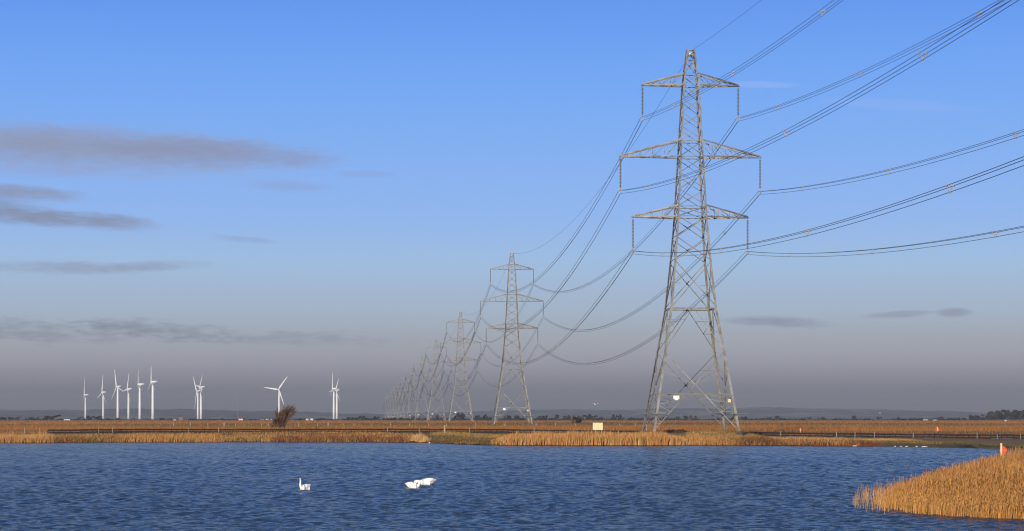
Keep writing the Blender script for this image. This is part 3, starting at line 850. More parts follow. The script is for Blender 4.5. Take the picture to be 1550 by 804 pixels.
# ---------------------------------------------------------------- wind turbines
turb_m = make_mat('turbine_white', (0.80, 0.79, 0.77), 0.45, var=0.03, scale=0.2)
HUB_H = 70.0
_b = MB(); _b.tube([(0, 0, -2), (0, 0, 25), (0, 0, 50), (0, 0, HUB_H - 1.6)], [2.9, 2.6, 2.3, 1.9], 16); TOWER_ME = _b.mesh('tower', turb_m, True)
_b = MB(); _b.tube([(-2.6, 0, 0), (-2.3, 0, 0), (4, 0, 0.3), (8.6, 0, 0.5), (9.2, 0, 0.5)], [1.6, 2.2, 2.5, 2.1, 1.2], 10); NAC_ME = _b.mesh('nacelle', turb_m, True)
_b = MB(); _b.tube([(-2.2, 0, 0), (-3.3, 0, 0), (-4.4, 0, 0), (-5.0, 0, 0)], [1.9, 1.9, 1.3, 0.2], 12); HUBM = _b.mesh('hub', turb_m, True)
# unit blade along +Z: root cylinder widening to a chord and tapering, thin in X
bv, bf = [], []
secs = [(0.0, 0.020, 0.020, 0), (0.05, 0.022, 0.020, 0), (0.16, 0.040, 0.012, 0.010), (0.3, 0.036, 0.009, 0.009), (0.6, 0.024, 0.005, 0.005), (0.9, 0.013, 0.003, 0.002), (1.0, 0.003, 0.001, 0)]
for z, ch, th, off in secs:
    for k in range(8):
        an = 2 * math.pi * k / 8; bv.append((th * math.cos(an) * 1.5, ch * math.sin(an) * 1.35 + off, z))
for i in range(len(secs) - 1):
    for k in range(8): bf.append((i * 8 + k, i * 8 + (k + 1) % 8, (i + 1) * 8 + (k + 1) % 8, (i + 1) * 8 + k))
BLADE_ME = mesh_np('blade', np.array(bv), np.array(bf), turb_m, True)
TG = 'white wind turbines on the left skyline'
# pixel x of the tower, hub y, blade length in pixels, squash of the rotor disc, angle of the first blade
TURB = [(129.3, 598, 27, 0.28, 2, 'leftmost white wind turbine, the shortest of the row'),
        (156.3, 594, 27, 0.48, 10, 'second white wind turbine from the left'),
        (178.3, 585.5, 28, 0.54, -15, 'third white wind turbine from the left, blade touching its right neighbour'),
        (194.6, 589, 26, 0.45, 22, 'fourth white wind turbine from the left, two blades along its tower'),
        (211.7, 582, 24, 0.25, 5, 'fifth white wind turbine from the left, rotor seen almost edge on'),
        (231.4, 578.4, 26, 0.40, 0, 'tallest white wind turbine, sixth from the left'),
        (299.6, 593, 30, 0.45, -36, 'left one of the close pair of turbines right of the row of six'),
        (304.4, 586, 24, 0.42, 40, 'right one of the close pair of turbines right of the row of six'),
        (422.6, 589.7, 26, 0.92, 38, 'lone white wind turbine standing behind the bare bush'),
        (505.4, 588.5, 26, 0.30, 0, 'left one of the turbine pair midway between bush and pylons'),
        (510.0, 590.8, 20, 0.60, 25, 'right one of the turbine pair midway between bush and pylons')]
for x, hy, bl, sq, ph, lab in TURB:
    Z = (HUB_H + GZ - CZ) * FPX / (HZ - hy); X = (x - CX) * Z / FPX
    r = empty('wind_turbine', (X, Z, GZ), 0.0); tag(r, lab, 'wind turbine', TG)
    link('tower', TOWER_ME, r)
    yaw = math.acos(min(0.99, sq)) - math.pi / 2       # rotor axis points left and a little towards the camera
    yaw = -(math.pi / 2 - math.acos(min(0.99, sq))) * -1
    nac = link('nacelle', NAC_ME, r); nac.location = (0, 0, HUB_H); nac.rotation_euler = (0, 0, yaw)
    hb = link('hub', HUBM, r); hb.location = (0, 0, HUB_H); hb.rotation_euler = (0, 0, yaw)
    Lb = bl * Z / FPX
    for k in range(3):
        b = link('blade', BLADE_ME, r)
        # blades turn in the plane across the nacelle axis: local X is the axis
        M = Matrix.Translation((0, 0, HUB_H)) @ Matrix.Rotation(yaw, 4, 'Z') @ Matrix.Translation((-3.3, 0, 0)) @ Matrix.Rotation(R(ph + 120 * k), 4, 'X') @ Matrix.Rotation(R(12), 4, 'Z')
        b.matrix_local = M @ Matrix.Diagonal((Lb, Lb, Lb, 1))

# far guyed mast
mast_m = make_mat('mast_grey', (0.16, 0.16, 0.17), 0.7)
Z = 4200; p = wpt(359.3, 634, Z); r = empty('radio_mast', (p.x, Z, GZ)); tag(r, 'thin grey mast between the turbine pair and the lone turbine', 'mast')
hm_ = (634 - 575) * Z / FPX; b = MB()
for i in range(3):
    a0 = 2 * math.pi * i / 3; b.bar((0.55 * math.cos(a0), 0.55 * math.sin(a0), 0), (0.4 * math.cos(a0), 0.4 * math.sin(a0), hm_), 0.22)
for k in range(40):
    a0, a1 = 2 * math.pi * (k % 3) / 3, 2 * math.pi * ((k + 1) % 3) / 3
    b.bar((0.5 * math.cos(a0), 0.5 * math.sin(a0), hm_ * k / 40), (0.5 * math.cos(a1), 0.5 * math.sin(a1), hm_ * (k + 1) / 40), 0.1)
b.build('lattice', mast_m, r)
for i in range(3):
    a0 = 2 * math.pi * i / 3 + 0.4; b = MB(); b.bar((40 * math.cos(a0), 40 * math.sin(a0), 0), (0, 0, hm_ * 0.9), 0.06); b.build('guy_wire', mast_m, r)

# ---------------------------------------------------------------- low barrier, posts, fence, signs
beam_m = make_mat('tarred_timber', (0.018, 0.012, 0.011), 0.9, var=0.35, scale=1.2, dirt=((0.05, 0.028, 0.02), 0.5))
post_w = make_mat('white_paint', (0.30, 0.27, 0.235), 0.7, var=0.12)
post_t = make_mat('weathered_timber', (0.42, 0.31, 0.19), 0.85, var=0.2, scale=4)
bar_root = empty('low_barrier', (0, float(railY(0)), float(railZ(0)))); tag(bar_root, 'long low dark timber barrier along the track on the far bank', 'barrier')
o0 = Vector(bar_root.location)
pxs = np.arange(72, 1700, 17.0)
cp = []
for x in pxs:
    Z = 330.0
    for _ in range(6): X = (x - CX) * Z / FPX; Z = float(railY(X))
    cp.append(Vector((X, Z, float(railZ(X)))) - o0)
UB, LB = 0.46, 0.10
_ub = MB(); _ub.box((0.5, 0, 0), (1.0, 1, 1)); BEAM_ME = _ub.mesh('beam', beam_m)
_up = MB(); _up.box((0, 0, 0.5), (1, 1, 1)); POST_ME = _up.mesh('post', beam_m)
for i in range(len(cp) - 1):
    if 980 < pxs[i] < 1100 and False: continue
    a, b = cp[i], cp[i + 1]; d = b - a; j = Vector((0, 0, random.uniform(-0.03, 0.03)))
    for nm, hz_, th, dep in (('upper_beam', UB, 0.25, 0.16), ('lower_beam', LB, 0.22, 0.18)):
        o = link(nm, BEAM_ME, bar_root); x = d.normalized(); y = Vector((0, 0, 1)).cross(x).normalized(); z = x.cross(y); p = a + Vector((0, 0, hz_)) + j
        ln = d.length - 0.03
        o.matrix_local = Matrix(((x.x * ln, y.x * dep, z.x * th, p.x), (x.y * ln, y.y * dep, z.y * th, p.y), (x.z * ln, y.z * dep, z.z * th, p.z), (0, 0, 0, 1)))
    o = link('post', POST_ME, bar_root); o.location = a + Vector((0, 0.16, -0.05)); o.scale = (0.08, 0.10, UB + 0.02 + random.choice((0, 0, 0, 0.22)) * random.random())
    o = link('bracket', POST_ME, bar_root); o.location = a.lerp(b, 0.5) + Vector((0, 0.02, UB - 0.21)); o.scale = (0.14, 0.12, 0.14)

# white marker posts along the barrier
_mp = MB(); _mp.tube([(0, 0, -0.1), (0, 0, 0.78), (0, 0, 0.82)], [0.055, 0.05, 0.035], 8); MP_ME = _mp.mesh('marker_post', post_w)
MPX_L = [37.8, 60.4, 150.3, 171.6, 285.5, 331.5, 586.5, 634.9, 711, 808.6, 1181.6, 1265.9, 1293.6, 1323, 1381.5, 1478.2, 1508.9, 1544]
for i, x in enumerate(MPX_L):
    Z = 330.0
    for _ in range(6): X = (x - CX) * Z / FPX; Z = float(railY(X))
    o = link('marker_post', MP_ME); o.location = (X, Z - 0.35, float(railZ(X)))
    o.rotation_euler = (random.uniform(-.05, .05), random.uniform(-.08, .08), random.random()); s = random.uniform(0.8, 1.1); o.scale = (s, s, s * random.uniform(0.85, 1.1))
    where = f'{ORD[i]} from the left' if i < 10 else f'{ORD[len(MPX_L) - 1 - i]} from the right' if i < len(MPX_L) - 1 else 'nearest the right edge'
    tag(o, f'short pale marker post in front of the low dark barrier, {where}', 'post', 'pale marker posts along the barrier')


def simple_post(name, x, ytop, ybot, Z, w, mat, label, cat='post', group=None, lean=0.0):
    p = wpt(x, ybot, Z); h = (ybot - ytop) * Z / FPX
    m = MB(); m.tube([(0, 0, -0.15), (0, 0, h - 0.06), (lean * h, 0, h)], [w / 2, w / 2 * 0.95, w / 2 * 0.7], 6)
    o = m.build(name, mat); o.location = p; o.location.z = float(ground_z(p.x, Z)) if abs(float(ground_z(p.x, Z)) - p.z) < 0.6 else p.z
    return tag(o, label, cat, group)


simple_post('timber_post', 673, 648.2, 660.5, 338, 0.27, post_t, 'stout timber post standing in front of the barrier left of the second pylon')
simple_post('leaning_post', 935.8, 651.5, 657.5, 332, 0.13, post_t, 'thin leaning post right of the cream board', lean=0.2)
simple_post('timber_post', 979, 642.5, 652, 336, 0.16, post_w, 'pale post beside the left legs of the near pylon')
simple_post('timber_post', 764.5, 641.8, 646, 560, 0.28, post_t, 'reddish short post between the feet of the second pylon')
simple_post('timber_post', 811.5, 641.2, 646, 560, 0.28, post_w, 'white short post just right of the second pylon')

# field fence: posts and two wires
FX = [262, 288.6, 314.5, 357, 369.6, 396.7, 406.4, 452.7, 480.5, 520.4, 536, 563, 591, 620, 649, 676, 720, 841, 871, 905, 938, 962]
Zf = 520.0
fr = empty('field_fence', (0, Zf, GZ)); tag(fr, 'thin wire fence with pale posts crossing the field behind the barrier', 'fence')
_fp = MB(); _fp.tube([(0, 0, -0.1), (0, 0, 0.9), (0, 0, 0.95)], [0.075, 0.07, 0.04], 6); FP_ME = _fp.mesh('post', post_t)
fpos = [((x - CX) * Zf / FPX, random.uniform(-1, 1)) for x in FX]
for X, dy in fpos:
    o = link('post', FP_ME, fr); o.location = (X, dy, 0); o.scale = (1, 1, random.uniform(0.85, 1.15)); o.rotation_euler = (0, random.uniform(-.06, .06), 0)
for h in (0.45, 0.8):
    m = MB(); m.tube([(X, dy - 0.08, h) for X, dy in fpos], 0.012, 4, False); m.build('wire', wire_m, fr)
for x, lab in ((339.4, 'thick pale gatepost in the field fence left of the bare bush'), (496.9, 'thick pale gatepost in the field fence right of the bare bush')):
    simple_post('gatepost', x, 640.2, 647.5, 500, 0.34, post_w, lab, 'post', 'gateposts in the field fence')

# cream board on posts
p = wpt(904.8, 655.5, 326); p.z = float(ground_z(p.x, 326)); r = empty('sign_board', p); tag(r, 'blank cream rectangular board on posts left of the near pylon', 'sign')
zb = wpt(904.8, 650.6, 326).z - p.z; hb = 1.02; wb = 1.46
m = MB(); m.box((0, 0, zb + hb / 2), (wb, 0.05, hb)); m.build('board', plate_y, r)
m = MB()
for a in (-1, 1): m.box((a * (wb / 2 - 0.02), -0.005, zb + hb / 2), (0.06, 0.07, hb + 0.06)); m.box((0, -0.005, zb + hb / 2 + a * hb / 2), (wb - 0.1, 0.064, 0.06))
m.build('frame', plate_y, r)
for a in (-0.35, 0.58):
    m = MB(); m.box((a, 0.07, (zb + hb * 0.8 - 0.2) / 2), (0.10, 0.08, zb + hb * 0.8 + 0.2)); m.build('post', post_w, r)

# lifebuoys: red housing on a pale post
red_m = make_mat('lifebuoy_red', (0.76, 0.125, 0.026), 0.45, var=0.1, scale=3); ora_m = make_mat('pale_orange_paint', (0.80, 0.55, 0.36), 0.6, var=0.08)


def lifebuoy(x, ytop, Z, hpost, label, s=1.0):
    top = wpt(x, ytop, Z); r = empty('lifebuoy_stand', (top.x, Z, top.z - hpost)); tag(r, label, 'lifebuoy', 'lifebuoy stands by the lake')
    m = MB(); m.box((0, 0, hpost / 2), (0.11 * s, 0.11 * s, hpost)); m.box((0, 0, hpost + 0.015), (0.13 * s, 0.13 * s, 0.03)); m.build('post', ora_m, r)
    # half-round housing mounted on the side of the post
    n = 12; pr = [(0.06 * s, 0.28 * s)] + [(0.06 * s + 0.27 * s * math.sin(math.pi * k / n) ** 0.8, 0.28 * s * math.cos(math.pi * k / n)) for k in range(1, n)] + [(0.06 * s, -0.28 * s)]
    vs = [(a, -0.11 * s, b) for a, b in pr] + [(a * 0.98, 0.11 * s, b) for a, b in pr]; q = len(pr)
    m = MB(); m.add(vs, [tuple(range(q)), tuple(range(2 * q - 1, q - 1, -1))] + [(i + 1, i, q + i, q + i + 1) for i in range(q - 1)] + [(0, q - 1, 2 * q - 1, q)])
    h = m.build('housing', red_m, r); h.location = (0, 0, hpost - 0.44 * s)
    m = MB(); m.tube([(0.2 * s + 0.13 * s * math.cos(t * math.pi / 8), -0.12 * s, 0.19 * s * math.sin(t * math.pi / 8)) for t in range(17)], 0.035 * s, 6, False)
    m.build('buoy_ring', red_m, h, True)
    return r


lifebuoy(1515.3, 671.8, 140, 1.95, 'red lifebuoy housing on a pale post in the foreground reeds')
lifebuoy(1418.6, 646.6, 345, 1.2, 'small far red lifebuoy stand behind the barrier at right', 0.95)
lifebuoy(1211.5, 648.5, 335, 0.75, 'tiny far orange lifebuoy stand behind the barrier, right of the near pylon', 0.5)

# pale stones on the right shore
stone_m = make_mat('pale_stone', (0.72, 0.70, 0.66), 0.8, var=0.12)
for x, w, h, lab in ((1355, 0.30, 0.16, 'leftmost of the white stones at the right shore'), (1364, 0.38, 0.14, 'second white stone from the left at the right shore'),
                     (1372.5, 0.42, 0.16, 'third white stone from the left at the right shore'), (1387.5, 0.32, 0.2, 'small white stone left of the long white one'),
                     (1399.5, 1.0, 0.15, 'longest white stone at the right shore'), (1466.5, 0.75, 0.16, 'lone white stone at the shore beside the foreground reeds'),
                     (650, 0.30, 0.26, 'small white stone at the water left of the green point')):
    Z = 290.0
    for _ in range(6): X = (x - CX) * Z / FPX; Z = float(shoreY(X)) - 0.25
    V = []; n1, n2 = 10, 5
    for i in range(n2 + 1):
        ph = math.pi * i / n2
        for k in range(n1):
            an = 2 * math.pi * k / n1; q = 1 + 0.28 * (hash2(np.array(k), np.array(i), int(x)) - 0.5)
            V.append((w / 2 * math.sin(ph) * math.cos(an) * q * 0.85, 0.12 * math.sin(ph) * math.sin(an) * q, h * 0.36 * math.cos(ph) * q))
    F = [(i * n1 + k, i * n1 + (k + 1) % n1, (i + 1) * n1 + (k + 1) % n1, (i + 1) * n1 + k) for i in range(n2) for k in range(n1)]
    o = link('shore_stone', mesh_np('shore_stone', np.array(V), np.array(F), stone_m)); o.location = (X, Z, 0.05); tag(o, lab, 'stone', 'white stones along the shore')

# ---------------------------------------------------------------- trees and bushes
wood_m = make_mat('bark', (0.06, 0.05, 0.042), 0.9, var=0.25, scale=1.0)
leaf_m = tint_mat('winter_foliage')


def crown_mesh(name, seed, lumps, nleaf, leaf, col, cvar=0.3):
    """many small leaf-sized faces in lumps: (x, y, z, rx, ry, rz) for a tree 1 m tall"""
    g = np.random.default_rng(seed); P = []; 
    vol = np.array([l[3] * l[4] * l[5] for l in lumps]) ** 0.7; pick_ = g.choice(len(lumps), nleaf, p=vol / vol.sum())
    D = g.normal(size=(nleaf, 3)); D /= np.linalg.norm(D, axis=1)[:, None]; rr = g.random(nleaf) ** 0.45
    L_ = np.array(lumps)[pick_]; C = L_[:, :3] + D * L_[:, 3:] * rr[:, None]
    a = g.normal(size=(nleaf, 3)); a /= np.linalg.norm(a, axis=1)[:, None]; b = np.cross(a, g.normal(size=(nleaf, 3))); b /= np.linalg.norm(b, axis=1)[:, None]
    s = leaf * g.uniform(0.5, 1.5, nleaf)[:, None]
    V = np.stack([C - a * s, C + b * s * 0.8, C + a * s, C - b * s * 0.6], 1).reshape(-1, 3)
    ln = g.normal(1, 0.16, len(lumps))[pick_]
    tint = np.array(col)[None] * (ln * g.normal(1, cvar, nleaf).clip(0.4, 1.9))[:, None]
    return mesh_np(name, V, np.arange(nleaf * 4).reshape(-1, 4), leaf_m, False, {'tint': np.repeat(tint, 4, axis=0).clip(0.003, 0.5)})


def trunk_mesh(name, lean, seed):
    g = random.Random(seed); m = MB()
    m.tube([(0, 0, -0.05), (lean * 0.1, 0, 0.2), (lean * 0.3, 0, 0.5)], [0.05, 0.04, 0.03], 6)
    for k in range(5):
        a = g.uniform(0, 6.28); e = (lean * 0.3 + 0.3 * math.cos(a) + lean * 0.4, 0.3 * math.sin(a), g.uniform(0.6, 0.85))
        m.tube([(lean * 0.2, 0, 0.35), ((lean * 0.3 + e[0]) / 2, e[1] / 2, 0.55), e], [0.025, 0.018, 0.006], 5)
    return m.mesh(name, wood_m)


def lumps_round(g, lean=0.0):
    out = []
    for k in range(9):
        a = g.uniform(0, 6.28); r = g.uniform(0.1, 0.42); z = g.uniform(0.32, 0.84); r *= 1.15 - 0.6 * abs(z - 0.5)
        q = g.uniform(0.13, 0.24); out.append((r * math.cos(a) + lean * z * 0.6, r * math.sin(a), z, q * 1.15, q * 1.15, q * 0.85))
    return out


def lumps_wind(g):
    out = []
    for k in range(10):
        t = k / 9; q = g.uniform(0.09, 0.19) * (1.2 - 0.6 * t)
        out.append((-0.25 + 1.0 * t + g.uniform(-.1, .1), g.uniform(-.2, .2), 0.42 + 0.40 * math.sin(t * 2.2) + g.uniform(-.16, .10), q * 1.15, q * 1.1, q * 1.05))
    return out


def lumps_low(g):
    return [(g.uniform(-0.85, 0.85), g.uniform(-.3, .3), g.uniform(0.15, 0.6), g.uniform(.2, .4), g.uniform(.2, .35), g.uniform(.16, .32)) for k in range(11)]


DCOL = (0.024, 0.022, 0.018); BCOL = (0.046, 0.032, 0.021); GCOL = (0.020, 0.024, 0.016)
TREES = {}
for kind, fn, ln in (('round', lumps_round, 0.0), ('wind', lumps_wind, 0.5), ('low', lumps_low, 0.0)):
    TREES[kind] = []
    for v in range(3):
        g = random.Random(hash(kind) % 91 + v * 17 if False else {'round': 11, 'wind': 43, 'low': 77}[kind] + v * 17)
        TREES[kind].append((trunk_mesh('trunk', ln, v), crown_mesh('crown', 5 + v, fn(g), 620, 0.075, (DCOL, GCOL, BCOL)[v])))


def tree(name, x, w, ytop, Z, kind, label, group, v=None, ybase=None, cat='tree'):
    """w: width in pixels"""
    base = GZ if Z > 400 else float(ground_z((x - CX) * Z / FPX, Z)); X = (x - CX) * Z / FPX
    h = CZ + (HZ - ytop) * Z / FPX - base; wd = w * Z / FPX; v = random.randrange(3) if v is None else v
    r = empty(name, (X, Z, base)); tag(r, label, cat, group)
    t_, c_ = TREES[kind][v]; ow = {'round': 1.05, 'wind': 1.35, 'low': 2.2}[kind]
    o = link('trunk', t_, r); o.scale = (h * 0.9, h * 0.9, h)
    o = link('crown', c_, r); o.scale = (wd / ow, wd / ow, h)
    if kind != 'wind': o.rotation_euler = (0, 0, random.uniform(-0.4, 0.4) + random.choice((0, math.pi)))
    return r


# skyline trees: pixel x, width, top y, kind
SKY_T = [(8, 22, 629.3, 'low'), (26, 9, 630.6, 'wind'), (48, 11, 631, 'round'), (57, 6, 631, 'wind'), (71, 17, 629, 'round'), (82, 16, 627.8, 'wind'), (92.5, 6, 633, 'low'),
         (120, 9, 631, 'wind'), (137, 12, 629, 'round'), (147, 12, 629, 'wind'), (161, 5, 633, 'low'), (177, 11, 633.5, 'low'), (203, 6, 633, 'round'), (245, 7, 632.3, 'round'),
         (260, 6, 634, 'low'), (293, 12, 633, 'low'), (318, 14, 634, 'low'), (344, 14, 633.8, 'low'), (382, 12, 634, 'low'), (452, 12, 633, 'low'), (489, 22, 632.6, 'low'),
         (530, 18, 629.8, 'low'), (547, 12, 627.6, 'round'), (570, 8, 629.6, 'round'), (558, 16, 631, 'low'), (594, 12, 630.5, 'low'), (610, 14, 631, 'low'), (626, 6, 630, 'round'), (640, 12, 632, 'low'),
         (662, 8, 627.5, 'round'), (671, 12, 631, 'low'), (698, 14, 622.6, 'round'), (689, 8, 628, 'wind'), (722, 9, 626.6, 'round'), (733, 8, 627, 'wind'), (742, 16, 629, 'low'),
         (764, 6, 630, 'round'), (771, 8, 626.6, 'round'), (783, 9, 626.8, 'round'), (791, 14, 630, 'low'), (815, 8, 629, 'wind'), (824, 10, 627, 'round'), (834, 8, 631, 'low'), (843, 10, 627, 'round'),
         (858, 10, 628.5, 'round'), (889, 12, 626.5, 'round'), (898, 10, 628.5, 'wind'), (906, 12, 631, 'low'), (929, 9, 627, 'round'), (937, 8, 627, 'round'), (954, 7, 632, 'low'), (970, 12, 631, 'low'),
         (1007, 10, 629, 'low'), (1026, 5, 629.5, 'round'), (1038, 7, 627, 'round'), (1046, 6, 628, 'round'), (1053, 5, 629, 'round'), (1085, 9, 631, 'low'), (1109, 8, 630, 'round'), (1126, 9, 630, 'round'),
         (1145, 4, 632.5, 'round'), (1156, 6, 631.6, 'round'), (1164, 9, 630.6, 'round'), (1178, 14, 629.2, 'round'), (1190, 8, 633, 'low'), (1203, 5, 633, 'round'), (1216, 8, 632.4, 'low'), (1225, 6, 631.3, 'round'),
         (1246, 10, 631, 'round'), (1263, 14, 633, 'low'), (1293, 10, 628.8, 'round'), (1302, 6, 633.3, 'round'), (1314, 5, 633.3, 'round'), (1331, 7, 631, 'round'), (1359, 9, 631.6, 'round'), (1368, 8, 632.3, 'low'),
         (1380, 8, 633.4, 'low'), (1391, 13, 632, 'low'), (1411, 10, 634, 'low'), (1425, 12, 630.4, 'round'), (1437, 9, 632.8, 'low'), (1449, 10, 631, 'low'), (1459, 8, 632, 'round'), (1476, 20, 626.5, 'round')]
SKY_T.sort()
LMARK = [(0, 'the left edge'), (129.3, 'the leftmost turbine'), (231.4, 'the tallest turbine'), (302, 'the close turbine pair'), (432, 'the bare bush'), (507, 'the right turbine pair'),
         (699, 'the third pylon'), (775, 'the second pylon'), (873, 'the field bush'), (1045, 'the near pylon'), (1182, 'the low grey cloud streak\'s centre'), (1492, 'the hazy wood at right')]
desc = {'round': 'rounded bare tree', 'wind': 'windswept tree', 'low': 'low dark bush'}
LMARK = [l for l in LMARK if 'cloud' not in l[1]]
for i, (x, w, yt, kd) in enumerate(SKY_T):
    lm = min(LMARK, key=lambda l: abs(l[0] - x)); rt = x >= lm[0]
    same = [t for t in SKY_T if (t[0] >= lm[0]) == rt and min(LMARK, key=lambda l: abs(l[0] - t[0])) is lm]
    same.sort(key=lambda t: abs(t[0] - lm[0])); k = same.index((x, w, yt, kd))
    place = f'nearest to the {"right" if rt else "left"} of {lm[1]}' if k == 0 else f'{ORD[k]} to the {"right" if rt else "left"} of {lm[1]}'
    if lm[0] == 0: place = 'first in from the left edge' if k == 0 else f'{ORD[k]} in from the left edge'
    Z = 1850 + 750 * random.random() + (300 if kd == 'round' else 0)
    tree('skyline_tree' if kd != 'low' else 'skyline_bush', x, w, yt, Z, kd, f'{desc[kd]} on the skyline, {place}', 'trees and bushes along the skyline', cat='tree' if kd != 'low' else 'bush')
# the wood at the right edge
g = random.Random(3); lum = []
Zw = 2500; s_ = Zw / FPX
for k in range(42):
    xx = 1494 + k * 3.3 + g.uniform(-3, 3); top = (HZ - 622 + g.uniform(-2.5, 1.5) - max(0, (1508 - xx)) * 0.35) * s_ + CZ
    for q in range(3):
        zc = GZ + (top - GZ) * (0.3 + 0.3 * q); rq = g.uniform(3, 5.5) * s_ * 0.9
        lum.append(((xx - CX) * s_, Zw + g.uniform(-25, 25), zc, rq, rq, min(rq, (top - zc) * 0.95 + 0.5)))
wme = crown_mesh('wood', 8, lum, 12000, 0.75, (0.036, 0.029, 0.021), 0.3)
tag(link('wood', wme), 'hazy dark wood on the skyline at the right edge', kind='stuff')

# low dark hedges along the edge of the field
hl = []; g = random.Random(9); Zh = 2150; s_ = Zh / FPX
for x0, x1, hpx in ((-30, 24, 3.5), (40, 92, 2.2), (112, 156, 2.2), (160, 182, 1.6), (235, 262, 1.6), (284, 352, 1.6), (372, 412, 1.5), (446, 462, 1.8), (476, 502, 2.6), (518, 700, 3.2), (700, 800, 3.4), (810, 1000, 3.2), (1000, 1060, 2.6),
                     (1078, 1240, 2.2), (1255, 1320, 1.6), (1352, 1470, 2.6), (1465, 1500, 3.5)):
    x = x0
    while x < x1:
        h_ = max(1.0, g.gauss(hpx, 0.9)) * s_; w_ = g.uniform(2, 5) * s_
        hl.append(((x - CX) * s_, Zh + g.uniform(-60, 60), GZ + h_ * 0.4, w_, 6.0, h_ * 0.65)); x += g.uniform(1.5, 4.5)
tag(link('hedgerow', crown_mesh('hedgerow', 18, hl, 12000, 0.6, (0.027, 0.023, 0.017), 0.3)), 'low dark hedges along the far edge of the field', kind='stuff')

# dark round bush in the field
r = tree('field_bush', 873, 16, 628.3, 760, 'round', 'dark round bush in the field right of the second pylon', None, 0, cat='bush')
for ch in list(r.children):
    if ch.name.startswith('crown'):
        g = random.Random(5); lum = [(g.uniform(-.42, .42), g.uniform(-.4, .4), g.uniform(.18, .8), .2, .2, .18) for _ in range(16)]
        lum = [(a * (1.15 - 0.5 * z), b, z, p_, q_, s2) for a, b, z, p_, q_, s2 in lum]
        ch.data = crown_mesh('crown', 3, lum, 1400, 0.035, (0.06, 0.05, 0.035))
        ch.scale = (16 * 760 / FPX / 1.1, 16 * 760 / FPX / 1.1, ch.scale[2])

# bare windswept bush between lone turbine and barrier
Zb = 400.0; pb = wpt(424, 649.5, Zb); pb.z = float(ground_z(pb.x, Zb)); r = empty('bare_bush', pb); tag(r, 'bare brown windswept bush leaning right before the lone turbine', 'bush')
bark_l = make_mat('pale_twigs', (0.17, 0.115, 0.075), 0.9, var=0.25, scale=2.0); bark_d = make_mat('brown_twigs', (0.105, 0.062, 0.038), 0.9, var=0.3, scale=2.0)
S = Zb / FPX; g = random.Random(12); tips = []
for k in range(30):
    t = (k + g.random()) / 30; b0 = Vector((g.uniform(-0.8, 0.9), g.uniform(-.7, .7), 0))
    ex = (-9 + 33 * t + g.uniform(-2, 2)) * S; ez = (g.uniform(27, 37) if t > 0.35 else g.uniform(10, 31)) * S
    e = Vector((ex, g.uniform(-1.4, 1.4), ez)); mid = b0.lerp(e, 0.5) + Vector((-0.35 + 0.2 * t, 0, 0.25))
    pts = [b0 * (1 - u) ** 2 + mid * 2 * u * (1 - u) + e * u * u for u in [i / 7 for i in range(8)]]
    m = MB(); m.tube(pts, [0.075 - 0.062 * i / 7 for i in range(8)], 5)
    m.build('branch', bark_l if k % 3 else bark_d, r); tips.append(pts)
V = []; ct = []
for pts in tips:
    for q in range(170):
        u = g.random() ** 0.7; i = min(6, int((0.25 + 0.75 * u) * 7)); p = pts[i].lerp(pts[i + 1], g.random())
        d = (pts[i + 1] - pts[i]).normalized() * 0.6 + Vector((g.gauss(0.12, .5), g.gauss(0, .5), g.gauss(0.25, .5))); d.normalize(); ln = g.uniform(.3, .95)
        sd_ = d.cross(Vector((g.gauss(0, 1), g.gauss(0, 1), g.gauss(0, 1)))).normalized() * 0.016
        V += [p - sd_, p + sd_, p + d * ln]; c0 = g.uniform(0.8, 1.7); ct += [(0.125 * c0, 0.072 * c0, 0.042 * c0)] * 3
V = np.array([tuple(v) for v in V]); tw = link('twigs', mesh_np('twigs', V, np.arange(len(V)).reshape(-1, 3), leaf_m, False, {'tint': np.array(ct)}), r); tw['kind'] = 'stuff'
# dense dark foot on its left side
lum = [(-0.9 + g.uniform(-.5, 1.5), g.uniform(-.6, .6), g.uniform(.3, 1.7), .55, .5, .5) for _ in range(9)]
tag(link('undergrowth', crown_mesh('undergrowth', 2, lum, 2200, 0.07, (0.085, 0.055, 0.033)), r), kind='stuff')
# heather hump in front of it
n = 5200; a = rng.random(n); Y = 352 + rng.normal(0, 1.2, n); X = ((402 + 60 * a) - CX) * Y / FPX
tag(blades('scrub', X, Y, ground_z(X, Y), 0.5 * rng.uniform(0.4, 1.1, n) * np.sin(a * np.pi) ** 0.5, np.full(n, 0.07), jitter(pick([RUST, ORANGE, DARK], [3, 2, 1], n, rng.random(n))), 0.4), 'rusty scrub hiding the barrier below the bare bush', kind='stuff')

# ---------------------------------------------------------------- far buildings
wall_w = make_mat('white_wall', (0.74, 0.72, 0.68), 0.8, var=0.05); wall_b = make_mat('brown_wall', (0.24, 0.16, 0.11), 0.85); roof_d = make_mat('dark_roof', (0.08, 0.07, 0.065), 0.8); roof_r = make_mat('tile_roof', (0.26, 0.14, 0.09), 0.85)
pane_m = make_mat('dark_pane', (0.03, 0.035, 0.04), 0.2)


